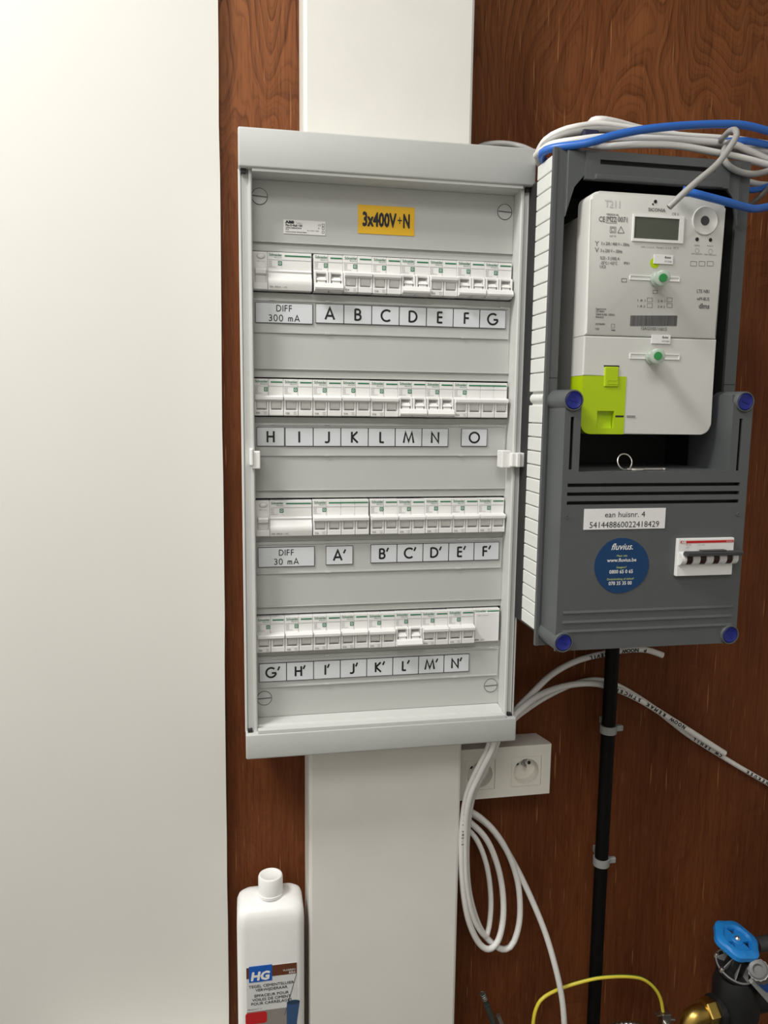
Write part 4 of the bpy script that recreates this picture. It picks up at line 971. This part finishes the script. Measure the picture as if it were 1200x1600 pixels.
tag(obj('metal_rod', tube(BM(), smooth_path([a, b, Vector((b.x+.012, b.y, FLOOR+.004))], .02), .0038, 14), 'steel', None, True, True), 'short bright metal rod beside the dark hose end', 'rod')
e, f_ = at(943, 1645, -.09), at(1018, 1650, -.09)
pts = smooth_path([Vector((e.x, e.y, FLOOR+.008))]+[at(x, y, -.09) for x, y in ((943, 1645), (948, 1616), (962, 1605), (985, 1603), (1005, 1608), (1014, 1620), (1018, 1650))]+[Vector((f_.x, f_.y, FLOOR+.008))], .0016)
tag(obj('corrugated_hose', tube(BM(), pts, lambda i: .0062+.0012*math.sin(i*1.6), 12), 'steel', None, True, True), 'corrugated steel hose bending at the bottom edge', 'hose')

VY = -.10
vc = at(1147, 1512, VY); ax = Vector((.10, -.20, 1)).normalized()
va_ = thing('water_valve', (vc.x, vc.y, vc.z-.14), 'black water valve with blue handwheel and brass elbow', 'valve')
whc = at(1150, 1470, VY-.004)
ax = (whc-vc).normalized()*.0+Vector((.16, -.30, 1)).normalized()
u = Vector((1, 0, 0)); u = (u-ax*u.dot(ax)).normalized(); w_ = ax.cross(u)
def ring_pts(c, r, n, wob=0, k=6, ph=0): return [c+(u*math.cos(t)+w_*math.sin(t))*(r*(1+wob*math.cos(k*t+ph))) for t in [2*PI*i/n for i in range(n)]]
n = 60
bm = BM()
secs = [[bm.verts.new(p) for p in ring_pts(whc+ax*h, r, n, wob)] for r, h, wob in ((.0195, .0035, .02), (.0225, .0072, .03), (.0300, .0066, .045), (.0335, .0035, .05), (.0335, -.0040, .05), (.0310, -.0068, .045), (.0235, -.0060, .03), (.0195, -.0030, .02))]
for a, b in zip(secs, secs[1:]+secs[:1]):
    for k in range(n): bm.faces.new((a[k], a[(k+1) % n], b[(k+1) % n], b[k]))
wheel = obj('handwheel', bm, 'wheel', va_, True, True)
bm = BM(); revolve(bm, [(0, -.006), (.0095, -.006), (.0095, .004), (.0085, .005), (0, .005)], whc, ax, 24)
for i in range(3):
    t0 = .5+2*PI*i/3; d = u*math.cos(t0)+w_*math.sin(t0); e = ax.cross(d)
    vsx = [bm.verts.new(whc+d*r+e*s+ax*h) for r, wd in ((.007, .0085), (.0215, .0150)) for s in (-wd, wd) for h in (-.003, .0032)]
    for f in ((0, 1, 3, 2), (4, 6, 7, 5), (0, 4, 5, 1), (2, 3, 7, 6), (0, 2, 6, 4), (1, 5, 7, 3)): bm.faces.new([vsx[k] for k in f])
obj('wheel_spoke', bm, 'wheel', wheel)
obj('wheel_screw', revolve(BM(), [(0, .004), (.0042, .005), (.0042, .0065), (.002, .0085), (0, .0085)], whc, ax, 14), 'metal', wheel, True, True)
bc = at(1147, 1512, VY)
obj('bonnet', revolve(BM(), [(0, .046), (.0105, .046), (.0105, .034), (.0150, .030), (.0170, .004), (.0285, .002), (.0285, -.003), (0, -.003)], bc, ax, 32), 'valveblack', va_, True, True)
fl = obj('bonnet_flange', tube(BM(), [p for p in ring_pts(bc+ax*.003, .0285, 40)]+[ring_pts(bc+ax*.003, .0285, 40)[0]], .0014, 8), 'valverib', va_, True, True)
for i in range(8):
    t0 = 2*PI*i/8+.2; d = u*math.cos(t0)+w_*math.sin(t0); e = ax.cross(d)
    bm = BM(); vsx = [bm.verts.new(p) for s in (-.0008, .0008) for p in (bc+d*.0275+e*s+ax*.003, bc+d*.0275+e*s+ax*.005, bc+d*.0155+e*s+ax*.026, bc+d*.0155+e*s+ax*.003)]
    bm.faces.new(vsx[:4]); bm.faces.new(vsx[4:][::-1])
    for k in range(4): bm.faces.new((vsx[k], vsx[(k+1) % 4], vsx[4+(k+1) % 4], vsx[4+k]))
    obj('bonnet_rib', bm, 'valverib', va_)
for t0 in (.35, 2.45, 3.35, 5.25):
    d = u*math.cos(t0)+w_*math.sin(t0)
    obj('bonnet_bolt', revolve(BM(), [(0, .001), (.0036, .001), (.0036, .007), (.0028, .0085), (0, .0085)], bc+d*.0285, ax, 12), 'metal', va_, True, True)
sc = at(1149, 1570, VY); bx_ = (bc-sc).normalized()
obj('valve_body', revolve(BM(), [(0, .058), (.0265, .056), (.0325, .040), (.0345, .010), (.0340, -.012), (.0280, -.030), (.016, -.040), (0, -.040)], sc, bx_, 32), 'valveblack', va_, True, True)
side = Vector((-1, -.10, -.02)).normalized(); 
obj('side_port', revolve(BM(), [(0, .010), (.0200, .010), (.0215, .030), (.0235, .031), (.0235, .040), (.018, .041), (0, .041)], sc, side, 28), 'valveblack', va_, True, True)
obj('brass_nut', revolve(BM(), [(0, .0405), (.0190, .0405), (.0205, .0425), (.0205, .056), (.0190, .058), (0, .058)], sc, side, 6), 'brass', va_)
ep = smooth_path([sc+side*.057, sc+side*.066, sc+side*.075+Vector((0, 0, -.002)), sc+side*.082+Vector((0, 0, -.010)), sc+side*.084+Vector((0, 0, -.024)), sc+side*.084+Vector((0, 0, -.06))], .003)
obj('brass_elbow', tube(BM(), ep, .0150, 24), 'brass', va_, True, True)
obj('supply_pipe', cyl(BM(), ep[-1]+Vector((0, 0, .004)), (ep[-1].x, ep[-1].y, FLOOR), .011, 18), 'pipe', va_, True, True)
obj('outlet_port', revolve(BM(), [(0, .010), (.0190, .010), (.0200, .060), (0, .060)], sc, -side, 28), 'valveblack', va_, True, True)
# fitting cut by the right edge
wc = at(1184, 1514, VY-.045)
wm = thing('pipe_fitting', (wc.x+.02, wc.y, wc.z-.06), 'dark fitting with knurled silver ring and blue sleeve at the right edge', 'fitting')
wa = Vector((.62, .25, -.74)).normalized(); uu = wa.orthogonal().normalized(); vv = wa.cross(uu); nn = 56
obj('end_cap', revolve(BM(), [(0, .006), (.0070, .006), (.0075, 0), (.0125, -.001), (.0138, .002), (.0138, .004)], wc, wa, 32), 'valverib', wm, True, True)
bm = BM(); secs = [[bm.verts.new(wc+wa*h+(uu*math.cos(2*PI*k/nn)+vv*math.sin(2*PI*k/nn))*(r*(1+(.06 if k % 4 < 2 else 0)))) for k in range(nn)] for r, h in ((.0130, .0035), (.0150, .0035), (.0150, .0165), (.0130, .0165))]
for a, b in zip(secs, secs[1:]):
    for k in range(nn): bm.faces.new((a[k], a[(k+1) % nn], b[(k+1) % nn], b[k]))
obj('knurled_ring', bm, 'steel', wm)
obj('blue_sleeve', revolve(BM(), [(.010, .0165), (.0150, .0165), (.0155, .045), (.010, .045)], wc, wa, 32), 'hgblue', wm, True, True)
obj('lower_body', revolve(BM(), [(0, .0445), (.0140, .0445), (.0150, .075), (0, .075)], wc, wa, 28), 'valveblack', wm, True, True)
bm = BM(); a = at(1174, 1530, VY-.038); b = at(1206, 1563, VY-.038); dd = (b-a).normalized(); px_ = Vector((dd.z, 0, -dd.x))
poly = [a+px_*.005, a-px_*.005, b-px_*.008+dd*.03, b+px_*.008+dd*.03]; prism(bm, [(p.x, p.z) for p in poly], VY-.036, VY-.042, .001); obj('bracket_arm', bm, 'clip', wm)
fp = at(1182, 1476, VY+.02)
tag(obj('water_pipe', cyl(BM(), fp, fp+Vector((.25, 0, .012)), .0115, 20), 'handle', None, True, True), 'dark horizontal pipe behind the blue handwheel at the right edge', 'pipe')
